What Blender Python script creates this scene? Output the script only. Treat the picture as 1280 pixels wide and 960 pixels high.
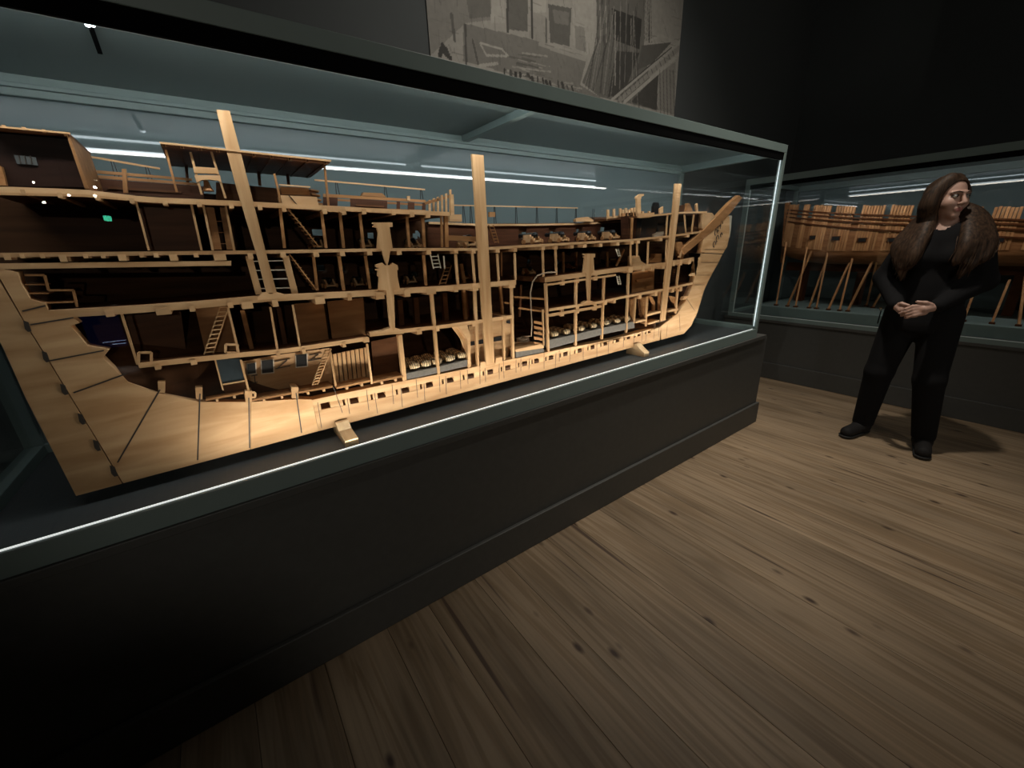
import bpy, math, random
import numpy as np
from mathutils import Vector, Matrix
random.seed(7)
scene = bpy.context.scene
for o in list(bpy.data.objects):
    bpy.data.objects.remove(o, do_unlink=True)
COL = scene.collection

# ------------------------------------------------------------------ camera
FPX = 503.68
YAW, PITCH, ROLL = math.radians(35.3806), math.radians(18.9167), math.radians(-2.0416)
CAMH = 1.40
_F = np.array([math.sin(YAW)*math.cos(PITCH), math.cos(YAW)*math.cos(PITCH), -math.sin(PITCH)])
_r = np.array([math.cos(YAW), -math.sin(YAW), 0.0])
_u = np.cross(_r, _F)
CR = math.cos(ROLL)*_r + math.sin(ROLL)*_u
CU = -math.sin(ROLL)*_r + math.cos(ROLL)*_u
cam_d = bpy.data.cameras.new('camera')
cam_d.sensor_fit = 'HORIZONTAL'; cam_d.sensor_width = 36.0
cam_d.lens = FPX/1280.0*36.0
cam_d.clip_start = 0.02; cam_d.clip_end = 60
cam = bpy.data.objects.new('camera', cam_d); COL.objects.link(cam)
m = Matrix(((CR[0], CU[0], -_F[0], 0), (CR[1], CU[1], -_F[1], 0), (CR[2], CU[2], -_F[2], CAMH), (0, 0, 0, 1)))
cam.matrix_world = m
scene.camera = cam
vs = scene.view_settings
vs.view_transform = 'Standard'; vs.look = 'None'; vs.gamma = 1.0; vs.use_curve_mapping = False
vs.exposure = 0.0
try:
    scene.cycles.transparent_max_bounces = 32
except Exception:
    pass
w = bpy.data.worlds.new('world'); scene.world = w; w.use_nodes = True
w.node_tree.nodes['Background'].inputs[0].default_value = (0.75, 0.85, 1.0, 1)
w.node_tree.nodes['Background'].inputs[1].default_value = 0.004

# light levels (all tuned here)
E_LED_TOP, E_LED_LOW, E_POST_GLINT = 13.0, 26.0, .8      # visible LED strips and a painted corner glint, emission strength
W_BOTTOM, W_TOP = 2.5, 1.5                              # watts of the strips' beams per metre
W_CASE2 = 1.0
W_SPOT = 240.0

def area(name, loc, direction, sx, sy, watts, color=(1, .93, .82), spread=180):
    l = bpy.data.lights.new(name, 'AREA'); l.shape = 'RECTANGLE'; l.size = sx; l.size_y = sy
    l.energy = watts; l.color = color; l.spread = math.radians(spread)
    o = bpy.data.objects.new(name, l); COL.objects.link(o)
    d = Vector(direction).normalized()
    z = -d; xa = Vector((1, 0, 0)) if abs(d.x) < .9 else Vector((0, 1, 0))
    xa = (xa - z*xa.dot(z)).normalized(); ya = z.cross(xa)
    o.matrix_world = Matrix(((xa.x, ya.x, z.x, loc[0]), (xa.y, ya.y, z.y, loc[1]), (xa.z, ya.z, z.z, loc[2]), (0, 0, 0, 1)))
    return o

# ------------------------------------------------------------------ pixels to places
def ray(x, y):
    return CR*(x-640)/FPX - CU*(y-480)/FPX + _F
def PY(x, y, c):
    d = ray(x, y); t = c/d[1]; return np.array([d[0]*t, c, CAMH+d[2]*t])
def PX(x, y, c):
    d = ray(x, y); t = c/d[0]; return np.array([c, d[1]*t, CAMH+d[2]*t])
def PZ(x, y, c):
    d = ray(x, y); t = (c-CAMH)/d[2]; return np.array([d[0]*t, d[1]*t, c])

# ------------------------------------------------------------------ mesh helpers
class MB:
    def __init__(s): s.v = []; s.f = []
    def add(s, vs, fs):
        b = len(s.v); s.v += [tuple(map(float, q)) for q in vs]; s.f += [tuple(i+b for i in f) for f in fs]; return s
    def box(s, x0, x1, y0, y1, z0, z1):
        return s.add([(x0,y0,z0),(x1,y0,z0),(x1,y1,z0),(x0,y1,z0),(x0,y0,z1),(x1,y0,z1),(x1,y1,z1),(x0,y1,z1)],
                     [(0,3,2,1),(4,5,6,7),(0,1,5,4),(1,2,6,5),(2,3,7,6),(3,0,4,7)])
    def prism(s, poly, y0, y1, axis='y'):
        """polygon [(a,b)..] extruded along axis; axis y: (x,z)"""
        n = len(poly)
        ar = sum(poly[i][0]*poly[(i+1) % n][1]-poly[(i+1) % n][0]*poly[i][1] for i in range(n))
        if ar < 0: poly = poly[::-1]
        if axis == 'y':
            A = [(p[0], y0, p[1]) for p in poly]; B = [(p[0], y1, p[1]) for p in poly]
            return s.add(A+B, [tuple(range(n)), tuple(range(2*n-1, n-1, -1))]+[((i+1) % n, i, n+i, n+(i+1) % n) for i in range(n)])
        A = [(y0, p[0], p[1]) for p in poly]; B = [(y1, p[0], p[1]) for p in poly]   # axis x: (y,z)
        return s.add(A+B, [tuple(range(n-1, -1, -1)), tuple(range(n, 2*n))]+[(i, (i+1) % n, n+(i+1) % n, n+i) for i in range(n)])
    def bar(s, a, b, w, h=None, up=(0, 0, 1)):
        h = h or w
        a = Vector(a); b = Vector(b); d = (b-a).normalized(); u = Vector(up)
        if abs(d.dot(u)) > .95: u = Vector((0, 1, 0))
        r = d.cross(u).normalized()*w/2; u2 = r.cross(d).normalized()*h/2
        vs = [p+q for p in (a, b) for q in (-r-u2, r-u2, r+u2, -r+u2)]
        return s.add(vs, [(0,1,2,3),(7,6,5,4),(0,4,5,1),(1,5,6,2),(2,6,7,3),(3,7,4,0)])
    def tube(s, pts, rad, n=6, cap=True):
        pts = [Vector(p) for p in pts]; k = len(pts)
        if not hasattr(rad, '__len__'): rad = [rad]*k
        rings = []; prev = None
        for i, p in enumerate(pts):
            d = (pts[min(i+1, k-1)]-pts[max(i-1, 0)]).normalized()
            if prev is None:
                u = Vector((0, 0, 1)) if abs(d.z) < .9 else Vector((1, 0, 0))
                r = d.cross(u).normalized()
            else:
                r = (prev-d*prev.dot(d)).normalized()
            prev = r; q = d.cross(r)
            rings += [p+(r*math.cos(2*math.pi*j/n)+q*math.sin(2*math.pi*j/n))*rad[i] for j in range(n)]
        fs = [(i*n+j, i*n+(j+1) % n, (i+1)*n+(j+1) % n, (i+1)*n+j) for i in range(k-1) for j in range(n)]
        if cap: fs += [tuple(range(n-1, -1, -1)), tuple(range((k-1)*n, k*n))]
        return s.add(rings, fs)
    def lathe(s, prof, o=(0, 0, 0), axis='z', n=12):
        """prof [(r,h)..] around axis"""
        vs = []
        for r, h in prof:
            for j in range(n):
                a = 2*math.pi*j/n; c, d = r*math.cos(a), r*math.sin(a)
                q = {'z': (c, d, h), 'x': (h, c, d), 'y': (d, h, c)}[axis]
                vs.append((q[0]+o[0], q[1]+o[1], q[2]+o[2]))
        k = len(prof)
        fs = [(i*n+j, i*n+(j+1) % n, (i+1)*n+(j+1) % n, (i+1)*n+j) for i in range(k-1) for j in range(n)]
        fs += [tuple(range(n-1, -1, -1)), tuple(range((k-1)*n, k*n))]
        return s.add(vs, fs)
    def build(s, name, mat, parent=None, smooth=False, bevel=0):
        me = bpy.data.meshes.new(name); me.from_pydata(s.v, [], s.f)
        if smooth:
            me.polygons.foreach_set('use_smooth', [True]*len(me.polygons))
        me.update(); me.validate()
        o = bpy.data.objects.new(name, me); COL.objects.link(o)
        if mat is not None: me.materials.append(mat)
        if parent is not None: o.parent = parent; o.matrix_parent_inverse = parent_inv(parent)
        if bevel:
            b = o.modifiers.new('bevel', 'BEVEL'); b.width = bevel; b.segments = 2; b.limit_method = 'ANGLE'
        return o
def parent_inv(p):          # every object keeps its own coordinates as world coordinates
    return (Matrix.Translation(p.location) @ p.rotation_euler.to_matrix().to_4x4()).inverted()
def tag(o, label=None, cat=None, group=None, kind=None):
    if label: o['label'] = label
    if cat: o['category'] = cat
    if group: o['group'] = group
    if kind: o['kind'] = kind
    return o
def empty(name, loc, label=None, cat=None, group=None):
    o = bpy.data.objects.new(name, None); COL.objects.link(o); o.location = loc; o.empty_display_size = .05
    return tag(o, label, cat, group)
def box(name, mat, parent, *a, bevel=0): return MB().box(*a).build(name, mat, parent, bevel=bevel)

# ------------------------------------------------------------------ materials
def nt(name):
    mt = bpy.data.materials.new(name); mt.use_nodes = True
    n = mt.node_tree.nodes; return mt, n, mt.node_tree.links, n['Principled BSDF']
def plain(name, col, rough=.5, metal=0, spec=.5, noise=0, nscale=40, bump=0, bscale=200):
    mt, n, l, b = nt(name)
    b.inputs['Base Color'].default_value = (*col, 1); b.inputs['Roughness'].default_value = rough
    b.inputs['Metallic'].default_value = metal; b.inputs['Specular IOR Level'].default_value = spec
    if noise or bump:
        g = n.new('ShaderNodeNewGeometry')
    if noise:
        t = n.new('ShaderNodeTexNoise'); t.inputs['Scale'].default_value = nscale; t.inputs['Detail'].default_value = 4
        l.new(g.outputs['Position'], t.inputs['Vector'])
        r = n.new('ShaderNodeMapRange'); r.inputs[3].default_value = 1-noise; r.inputs[4].default_value = 1+noise
        l.new(t.outputs['Fac'], r.inputs[0])
        mx = n.new('ShaderNodeMix'); mx.data_type = 'RGBA'; mx.blend_type = 'MULTIPLY'; mx.inputs[0].default_value = 1
        mx.inputs[6].default_value = (*col, 1); l.new(r.outputs[0], mx.inputs[7]); l.new(mx.outputs[2], b.inputs['Base Color'])
    if bump:
        t2 = n.new('ShaderNodeTexNoise'); t2.inputs['Scale'].default_value = bscale
        l.new(g.outputs['Position'], t2.inputs['Vector'])
        bp = n.new('ShaderNodeBump'); bp.inputs['Strength'].default_value = bump; bp.inputs['Distance'].default_value = .002
        l.new(t2.outputs['Fac'], bp.inputs['Height']); l.new(bp.outputs[0], b.inputs['Normal'])
    return mt
def wood(name, c0, c1, stretch=(3, 30, 30), rough=.55, tint=.25, spec=.12):
    mt, n, l, b = nt(name)
    g = n.new('ShaderNodeNewGeometry'); mp = n.new('ShaderNodeMapping'); mp.inputs['Scale'].default_value = stretch
    oi = n.new('ShaderNodeObjectInfo'); ad = n.new('ShaderNodeVectorMath'); ad.operation = 'ADD'
    cb = n.new('ShaderNodeCombineXYZ'); mu = n.new('ShaderNodeMath'); mu.operation = 'MULTIPLY'; mu.inputs[1].default_value = 7
    l.new(oi.outputs['Random'], mu.inputs[0]); l.new(mu.outputs[0], cb.inputs[0]); l.new(mu.outputs[0], cb.inputs[1])
    l.new(g.outputs['Position'], ad.inputs[0]); l.new(cb.outputs[0], ad.inputs[1]); l.new(ad.outputs[0], mp.inputs['Vector'])
    t = n.new('ShaderNodeTexNoise'); t.inputs['Scale'].default_value = 1; t.inputs['Detail'].default_value = 6; t.inputs['Distortion'].default_value = .6
    l.new(mp.outputs[0], t.inputs['Vector'])
    r = n.new('ShaderNodeValToRGB'); r.color_ramp.elements[0].position = .35; r.color_ramp.elements[1].position = .68
    r.color_ramp.elements[0].color = (*c0, 1); r.color_ramp.elements[1].color = (*c1, 1)
    l.new(t.outputs['Fac'], r.inputs[0])
    mr = n.new('ShaderNodeMapRange'); mr.inputs[3].default_value = 1-tint; mr.inputs[4].default_value = 1+tint*.5
    l.new(oi.outputs['Random'], mr.inputs[0])
    mx = n.new('ShaderNodeMix'); mx.data_type = 'RGBA'; mx.blend_type = 'MULTIPLY'; mx.inputs[0].default_value = 1
    l.new(r.outputs[0], mx.inputs[6]); l.new(mr.outputs[0], mx.inputs[7]); l.new(mx.outputs[2], b.inputs['Base Color'])
    b.inputs['Roughness'].default_value = rough; b.inputs['Specular IOR Level'].default_value = spec
    bp = n.new('ShaderNodeBump'); bp.inputs['Strength'].default_value = .15; bp.inputs['Distance'].default_value = .001
    l.new(t.outputs['Fac'], bp.inputs['Height']); l.new(bp.outputs[0], b.inputs['Normal'])
    return mt
def emit(name, col, s):
    mt, n, l, b = nt(name); b.inputs['Base Color'].default_value = (*col, 1)
    b.inputs['Emission Color'].default_value = (*col, 1); b.inputs['Emission Strength'].default_value = s
    return mt
def glass(name, f0=.035, tint=(.97, .985, .98)):
    mt = bpy.data.materials.new(name); mt.use_nodes = True; n = mt.node_tree.nodes; l = mt.node_tree.links
    n.remove(n['Principled BSDF']); out = n['Material Output']
    lw = n.new('ShaderNodeLayerWeight'); lw.inputs[0].default_value = .5
    p = n.new('ShaderNodeMath'); p.operation = 'POWER'; p.inputs[1].default_value = 5; l.new(lw.outputs['Facing'], p.inputs[0])
    q = n.new('ShaderNodeMath'); q.operation = 'MULTIPLY_ADD'; q.inputs[1].default_value = 1-f0; q.inputs[2].default_value = f0; l.new(p.outputs[0], q.inputs[0])
    t = n.new('ShaderNodeBsdfTransparent'); t.inputs[0].default_value = (*tint, 1)
    g = n.new('ShaderNodeBsdfGlossy'); g.inputs['Roughness'].default_value = 0.0
    mx = n.new('ShaderNodeMixShader'); l.new(q.outputs[0], mx.inputs[0]); l.new(t.outputs[0], mx.inputs[1]); l.new(g.outputs[0], mx.inputs[2])
    l.new(mx.outputs[0], out.inputs[0])
    return mt
M = {}
M['frame'] = plain('painted teal metal', (.175, .230, .222), .42, noise=.06, nscale=12)
M['frame_dark'] = plain('black light baffle', (.0025, .0027, .003), .9, spec=.05)
M['back'] = plain('glazed teal back panel', (.125, .160, .164), .03, noise=.08, nscale=3)
M['top'] = plain('teal lid panel', (.115, .148, .146), .3, noise=.1, nscale=4)
M['deckfloor'] = plain('dark grey case floor', (.05, .056, .06), .6, noise=.12, nscale=60)
M['plinth'] = plain('charcoal plinth paint', (.062, .062, .058), .55, noise=.15, nscale=30, bump=.08)
M['glass'] = glass('case glass')
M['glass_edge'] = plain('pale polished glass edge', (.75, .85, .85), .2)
M['led_top'] = emit('white strip light', (.86, .94, 1), E_LED_TOP)
M['led_low'] = emit('bright white strip light', (.88, .95, 1), E_LED_LOW)
M['post_glint'] = emit('glowing corner glass edge', (.84, .95, 1), E_POST_GLINT)
M['led_bottom'] = emit('base strip light', (.95, .97, .95), .75)
M['led2'] = emit('second case strip light', (.84, .93, 1), 12)
M['lens'] = emit('lit spotlight lens', (1, .9, .75), 40)
M['green'] = emit('lit green sign', (.10, 1, .55), 8)
M['blue'] = emit('dark blue screen', (.02, .05, .30), .22)
M['white_glow'] = emit('lit caption', (.6, .75, 1), 3)
M['wall'] = plain('dark slate wall paint', (.070, .079, .083), .85, noise=.1, nscale=2, bump=.05)
M['ceiling'] = plain('black ceiling paint', (.012, .012, .013), .9)
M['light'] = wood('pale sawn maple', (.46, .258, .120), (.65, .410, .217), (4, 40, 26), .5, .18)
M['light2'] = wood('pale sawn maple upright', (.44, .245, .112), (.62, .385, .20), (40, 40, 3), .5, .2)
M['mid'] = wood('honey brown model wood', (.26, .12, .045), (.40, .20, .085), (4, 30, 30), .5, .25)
M['brown'] = wood('stained brown model wood', (.085, .034, .014), (.15, .062, .026), (4, 30, 30), .45, .3)  # on deck boards part stain, part interior shade put into the colour
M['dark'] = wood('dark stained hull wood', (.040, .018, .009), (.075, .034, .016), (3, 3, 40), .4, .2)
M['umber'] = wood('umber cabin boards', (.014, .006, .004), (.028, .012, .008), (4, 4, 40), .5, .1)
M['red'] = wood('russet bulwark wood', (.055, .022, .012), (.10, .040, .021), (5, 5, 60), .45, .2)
M['black'] = plain('black gun metal', (.012, .012, .013), .35, .3)
M['bolt'] = plain('dark bolt metal', (.030, .020, .014), .5)
M['stone'] = plain('grey ballast stone', (.115, .100, .085), .9, noise=.45, nscale=90, bump=.4, bscale=150)
M['rope'] = plain('grey brown cable', (.28, .20, .13), .8, noise=.3, nscale=400)
M['tealbox'] = plain('slate blue lantern sheet', (.028, .038, .044), .3, noise=.4, nscale=60)
M['pale'] = plain('pale carved figure', (.55, .52, .42), .5, noise=.2, nscale=90)
M['cream'] = plain('cream painted trim', (.62, .55, .44), .5)
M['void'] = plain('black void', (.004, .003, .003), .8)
M['hull2'] = wood('amber hull wood', (.28, .115, .045), (.41, .185, .08), (6, 6, 50), .4, .25)
M['rib2'] = wood('amber rib wood', (.38, .17, .07), (.53, .27, .12), (20, 20, 4), .45, .3)
M['wale2'] = wood('dark amber wale', (.085, .028, .011), (.13, .045, .017), (20, 5, 20), .4, .1)

# ------------------------------------------------------------------ room
RX0, RX1, RY0, RY1, RH = -6.0, 5.80, -10.0, 2.35, 4.3
# floor: joists' dark base with single boards on it
def plank_mat():
    mt, n, l, b = nt('worn pine boards')
    tc = n.new('ShaderNodeTexCoord'); oi = n.new('ShaderNodeObjectInfo')
    mu = n.new('ShaderNodeMath'); mu.operation = 'MULTIPLY'; mu.inputs[1].default_value = 37; l.new(oi.outputs['Random'], mu.inputs[0])
    cb = n.new('ShaderNodeCombineXYZ'); l.new(mu.outputs[0], cb.inputs[0]); l.new(mu.outputs[0], cb.inputs[1])
    ad = n.new('ShaderNodeVectorMath'); ad.operation = 'ADD'; l.new(tc.outputs['Object'], ad.inputs[0]); l.new(cb.outputs[0], ad.inputs[1])
    def noise(scale, vecscale, det=4, dist=0):
        mp = n.new('ShaderNodeMapping'); mp.inputs['Scale'].default_value = vecscale; l.new(ad.outputs[0], mp.inputs[0])
        t = n.new('ShaderNodeTexNoise'); t.inputs['Scale'].default_value = scale; t.inputs['Detail'].default_value = det; t.inputs['Distortion'].default_value = dist
        l.new(mp.outputs[0], t.inputs['Vector']); return t.outputs['Fac']
    # growth rings cut lengthwise: broad flames of darker latewood
    n1 = noise(1, (9, .45, 1), 3, 1.2)
    sn = n.new('ShaderNodeMath'); sn.operation = 'MULTIPLY'; sn.inputs[1].default_value = 34; l.new(n1, sn.inputs[0])
    wv = n.new('ShaderNodeMath'); wv.operation = 'SINE'; l.new(sn.outputs[0], wv.inputs[0])
    wr = n.new('ShaderNodeMapRange'); wr.inputs[1].default_value = -1; l.new(wv.outputs[0], wr.inputs[0])
    r = n.new('ShaderNodeValToRGB'); e = r.color_ramp.elements
    e[0].position = 0.0; e[0].color = (.245, .170, .102, 1); e[1].position = .6; e[1].color = (.318, .232, .150, 1)
    l.new(wr.outputs[0], r.inputs[0])
    def mult(col, fac_socket, lo, hi, a=0.0, bb=1.0):
        mr = n.new('ShaderNodeMapRange'); mr.inputs[1].default_value = a; mr.inputs[2].default_value = bb; mr.inputs[3].default_value = lo; mr.inputs[4].default_value = hi
        l.new(fac_socket, mr.inputs[0])
        mx = n.new('ShaderNodeMix'); mx.data_type = 'RGBA'; mx.blend_type = 'MULTIPLY'; mx.inputs[0].default_value = 1
        l.new(col, mx.inputs[6]); l.new(mr.outputs[0], mx.inputs[7]); return mx.outputs[2]
    c = mult(r.outputs[0], noise(1, (75, 1.6, 1), 5, .3), .84, 1.12, .3, .7)       # fine grain streaks
    c = mult(c, noise(1, (5, 1.2, 1), 3), .74, 1.20, .3, .7)                        # worn and walked patches
    c = mult(c, oi.outputs['Random'], .78, 1.12)
    # knots
    mp2 = n.new('ShaderNodeMapping'); mp2.inputs['Scale'].default_value = (10, 4.6, 1); l.new(ad.outputs[0], mp2.inputs[0])
    vo = n.new('ShaderNodeTexVoronoi'); vo.inputs['Scale'].default_value = 1; vo.inputs['Randomness'].default_value = 1; l.new(mp2.outputs[0], vo.inputs['Vector'])
    wn = n.new('ShaderNodeTexWhiteNoise'); l.new(vo.outputs['Color'], wn.inputs['Vector'])
    gt = n.new('ShaderNodeMath'); gt.operation = 'GREATER_THAN'; gt.inputs[1].default_value = .36; l.new(wn.outputs['Value'], gt.inputs[0])
    kr = n.new('ShaderNodeMapRange'); kr.inputs[1].default_value = .055; kr.inputs[2].default_value = .16; kr.inputs[3].default_value = 1; kr.inputs[4].default_value = 0
    l.new(vo.outputs['Distance'], kr.inputs[0])
    km = n.new('ShaderNodeMath'); km.operation = 'MULTIPLY'; l.new(kr.outputs[0], km.inputs[0]); l.new(gt.outputs[0], km.inputs[1])
    mk = n.new('ShaderNodeMix'); mk.data_type = 'RGBA'; l.new(km.outputs[0], mk.inputs[0]); l.new(c, mk.inputs[6]); mk.inputs[7].default_value = (.060, .036, .024, 1)
    # dark splits along the grain
    sp = noise(1, (26, .9, 1), 2, .2)
    sr = n.new('ShaderNodeMapRange'); sr.inputs[1].default_value = .66; sr.inputs[2].default_value = .73; l.new(sp, sr.inputs[0])
    ms = n.new('ShaderNodeMix'); ms.data_type = 'RGBA'; l.new(sr.outputs[0], ms.inputs[0]); l.new(mk.outputs[2], ms.inputs[6]); ms.inputs[7].default_value = (.085, .055, .038, 1)
    l.new(ms.outputs[2], b.inputs['Base Color']); b.inputs['Roughness'].default_value = .5; b.inputs['Specular IOR Level'].default_value = .3
    bp = n.new('ShaderNodeBump'); bp.inputs['Strength'].default_value = .1; bp.inputs['Distance'].default_value = .001
    l.new(wr.outputs[0], bp.inputs['Height']); l.new(bp.outputs[0], b.inputs['Normal'])
    return mt
M['plank'] = plank_mat()
M['subfloor'] = plain('dark gap under the boards', (.02, .014, .010), .9)
floor = MB().box(RX0, RX1, RY0, RY1, -.12, -.022).build('floor', M['subfloor']); tag(floor, kind='structure')
seams = [.661, .831, 1.086, 1.270, 1.466]
x = 1.466
rs = random.Random(3)
while x < RX1: x += rs.uniform(.17, .27); seams.append(x)
x = .661; left = []
while x > -1.4: x -= rs.uniform(.17, .25); left.append(x)
seams = sorted(left+seams)
seams[-1] = RX1
for a, b in zip(seams[:-1], seams[1:]):
    g = .0007
    o = MB().box(a+g-(a+b)/2, b-g-(a+b)/2, -3.0, RY1-.02, -.022, 0).build('plank', M['plank'], floor, bevel=.0010)
    o.location.x = (a+b)/2
# far boards beyond what the frame can tell apart
fb = MB()
for i in range(int((RX1-RX0)/.22)):
    fb.box(RX0+i*.22+.002, RX0+(i+1)*.22-.002, RY0+.02, -3.01, -.022, 0)
x = seams[0]
while x > RX0+.3:
    fb.box(x-.218, x-.002, -3.0, RY1-.02, -.022, 0); x -= .22
tag(fb.build('far_boards', M['plank'], floor), kind='stuff')
for nm, a in (('wall_back', (RX0, RX1, RY1, RY1+.1, -.12, RH)), ('wall_right', (RX1, RX1+.1, RY0, RY1+.1, -.12, RH)),
              ('wall_left', (RX0-.1, RX0, RY0, RY1+.1, -.12, RH)), ('wall_front', (RX0, RX1, RY0-.1, RY0, -.12, RH))):
    tag(box(nm, M['wall'], None, *a), kind='structure')
tag(box('ceiling', M['ceiling'], None, RX0, RX1, RY0, RY1, RH, RH+.1), kind='structure')

# ------------------------------------------------------------------ display case 1
CX0, CX1, CY0, CY1 = -.64, 3.085, 1.285, 2.03
ZB0, ZB1, ZT0, ZT1 = .718, .782, 1.89, 1.935
CF = .770                                # case floor height
pl = empty('plinth', ((CX0+CX1)/2, 1.65, 0), 'long charcoal plinth with skirting board under the case of the cut-away ship', 'plinth')
box('body', M['plinth'], pl, CX0-.19, CX1+.19, 1.29, CY1+.03, .0, .69)
box('skirting_board', M['plinth'], pl, CX0-.21, CX1+.207, 1.27, 1.29, 0, .168, bevel=.004)
box('skirting_board', M['plinth'], pl, CX1+.19, CX1+.207, 1.29, CY1+.03, 0, .168, bevel=.004)
box('top_ledge', M['plinth'], pl, CX0-.2, CX1+.143, 1.276, CY1+.04, .69, .718, bevel=.003)

dc = empty('display_case', ((CX0+CX1)/2, 1.65, .718), 'long teal framed glass case holding the cut-away ship model', 'display case')
T = .048
# frame rails and posts
box('bottom_rail', M['frame'], dc, CX0, CX1, CY0, CY0+.022, ZB0, ZB1, bevel=.002)
box('bottom_rail', M['frame'], dc, CX0, CX1, CY1-T, CY1, ZB0, ZB1+.02, bevel=.002)
box('bottom_rail', M['frame'], dc, CX0, CX0+T, CY0+.022, CY1-T, ZB0, ZB1+.02, bevel=.002)
box('bottom_rail', M['frame'], dc, CX1-T, CX1, CY0+.022, CY1-T, ZB0, ZB1+.02, bevel=.002)
box('top_rail', M['frame'], dc, CX0, CX1, CY0, CY0+.03, ZT0, ZT1, bevel=.002)
box('top_rail', M['frame'], dc, CX0, CX1, CY1-T, CY1, 1.868, ZT1, bevel=.002)
box('top_rail', M['frame'], dc, CX0, CX0+T, CY0+.03, CY1-T, ZT0-.01, ZT1, bevel=.002)
box('top_rail', M['frame'], dc, CX1-T, CX1, CY0+.03, CY1-T, ZT0-.01, ZT1, bevel=.002)
for px_ in (CX0, CX1-.03):
    box('post', M['frame'], dc, px_, px_+.03, CY0, CY0+.03, ZB1, ZT0, bevel=.002)
    q = CX0 if px_ == CX0 else CX1-T
    box('post', M['frame'], dc, q, q+T, CY1-T, CY1, ZB1+.02, 1.868, bevel=.002)
# double line of the back top rail
box('rail_bead', M['frame'], dc, CX0+T, CX1-T, CY1-T-.012, CY1-T, 1.888, 1.90, bevel=.002)
# light baffle under the front top rail
box('light_baffle', M['frame_dark'], dc, CX0+.03, CX1-.03, CY0+.003, CY0+.018, 1.851, ZT0)
box('glass_edge', M['glass_edge'], dc, CX0+.03, CX1-.03, CY0+.0185, CY0+.0198, 1.8500, 1.8530)  # pale edge added to paint the strip light's thin glint under the baffle
# lid, back, floor, cross bars
box('lid_panel', M['top'], dc, CX0+.01, CX1-.01, CY0+.03, CY1-T, ZT1-.012, ZT1-.004)
box('back_panel', M['back'], dc, CX0+T, CX1-T, CY1-.03, CY1-.02, ZB1+.02, 1.868)
box('case_floor', M['deckfloor'], dc, CX0+.01, CX1-.01, CY0+.022, CY1-.03, ZB0+.005, CF)
for bx_ in (-.10, 1.17, 2.42)[1:2]:
    box('cross_bar', M['frame'], dc, bx_-.016, bx_+.016, CY0+.03, CY1-T, 1.895, ZT1-.012, bevel=.002)
# strip light reflection under the lid, built as a bar and two glowing dots
_a, _b = PZ(112.5, 31, 1.917), PZ(125, 66, 1.917)
MB().bar(_a, _b, .010, .006).build('glint_bar', M['frame_dark'], dc)
for _x in (109.5, 115.5):
    _c = PZ(_x, 31, 1.914); MB().lathe([(.001, -.004), (.004, -.003), (.005, 0), (.004, .004), (.001, .005)], o=tuple(_c), n=10).build('glint_dot', M['led_top'], dc, smooth=True)
# glass
box('glass_pane', M['glass'], dc, CX0+.03, CX1-.03, CY0+.004, CY0+.010, ZB1, 1.851)
box('glass_pane', M['glass'], dc, CX1-.022, CX1-.016, CY0+.03, CY1-T, ZB1+.02, ZT0-.01)
box('glass_pane', M['glass'], dc, CX0+.016, CX0+.022, CY0+.03, CY1-T, ZB1+.02, ZT0-.01)
# strip lights, and a glowing strip painting the corner glass edge's glint
box('glowing_strip', M['led_low'], dc, CX0+.06, 2.862, CY0+.020, CY0+.027, 1.8535, 1.866)
box('glowing_strip', M['led_top'], dc, CX0+.06, 1.146, CY0+.031, CY0+.037, 1.901, 1.909)
box('glowing_strip', M['led_top'], dc, 1.253, 2.862, CY0+.031, CY0+.037, 1.901, 1.909)
box('glowing_strip', M['led_bottom'], dc, CX0+.05, CX1-.05, CY0+.012, CY0+.016, ZB1, ZB1+.0035)
box('glowing_strip', M['post_glint'], dc, CX1-.039, CX1-.0345, CY0+.013, CY0+.018, ZB1+.02, 1.85)  # corner glass edge, no lamp; its glint is put in as emission
L1 = CX1-CX0-.2
area('base_strip_beam', ((CX0+CX1)/2+.22, CY0+.022, ZB1+.012), (0, .5, 1), L1-.45, .012, W_BOTTOM*L1, spread=150)
area('lid_strip_beam', ((CX0+CX1)/2, CY0+.045, 1.85), (0, .9, -1), L1, .012, W_TOP*L1, (1, .95, .88), spread=160)

# ------------------------------------------------------------------ ship model 1 (cut open along its length)
YS = 1.45
def S(px, py, y=YS):
    p = PY(px, py, y); return (p[0], p[2])
ship = empty('ship_model', (1.0, YS+.1, CF+.04), 'large pale wooden warship model cut open lengthwise to show its decks', 'ship model')
def P(name, pts, depth, mat='light', y0=YS-.0006, parent=None, bevel=0):
    return MB().prism([S(a, b, y0) for a, b in pts], y0, y0+depth).build(name, M[mat], parent or ship, bevel=bevel)

# hull form
stem_px = [(822, 402), (835, 398), (850, 388), (862, 376), (868, 356), (874, 335), (880, 318), (884, 296), (884, 268), (884, 255)]
stem_xz = [S(*q) for q in stem_px]
def x_stem(z):
    zs = [q[1] for q in stem_xz]; xs = [q[0] for q in stem_xz]
    return float(np.interp(z, zs, xs))
def x_stern(z):
    return float(np.interp(z, [.80, 1.0, 1.2, 1.36, 1.5, 1.7], [-.25, -.30, -.36, -.44, -.52, -.56]))
ZK = .88
def B(x, z):
    v = max(0., min(1., (z-ZK)/(1.24-ZK)))
    mid = .345*(1-(1-v)**2.6)**.62
    if z > 1.3: mid -= (z-1.3)*.17
    ub = max(0., min(1., (x_stem(z)-x)/.70))
    fb = (1-(1-ub)**2)**(.5+.25*(1-v))
    us = max(0., min(1., (x-x_stern(z))/(1.15-.35*v)))
    lo = us*us*(3-2*us); hi = .62+.38*us*(2-us)
    k = max(0., min(1., (z-1.10)/.25))
    return max(0.003, mid*fb*(lo*(1-k)+hi*k))
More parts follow.
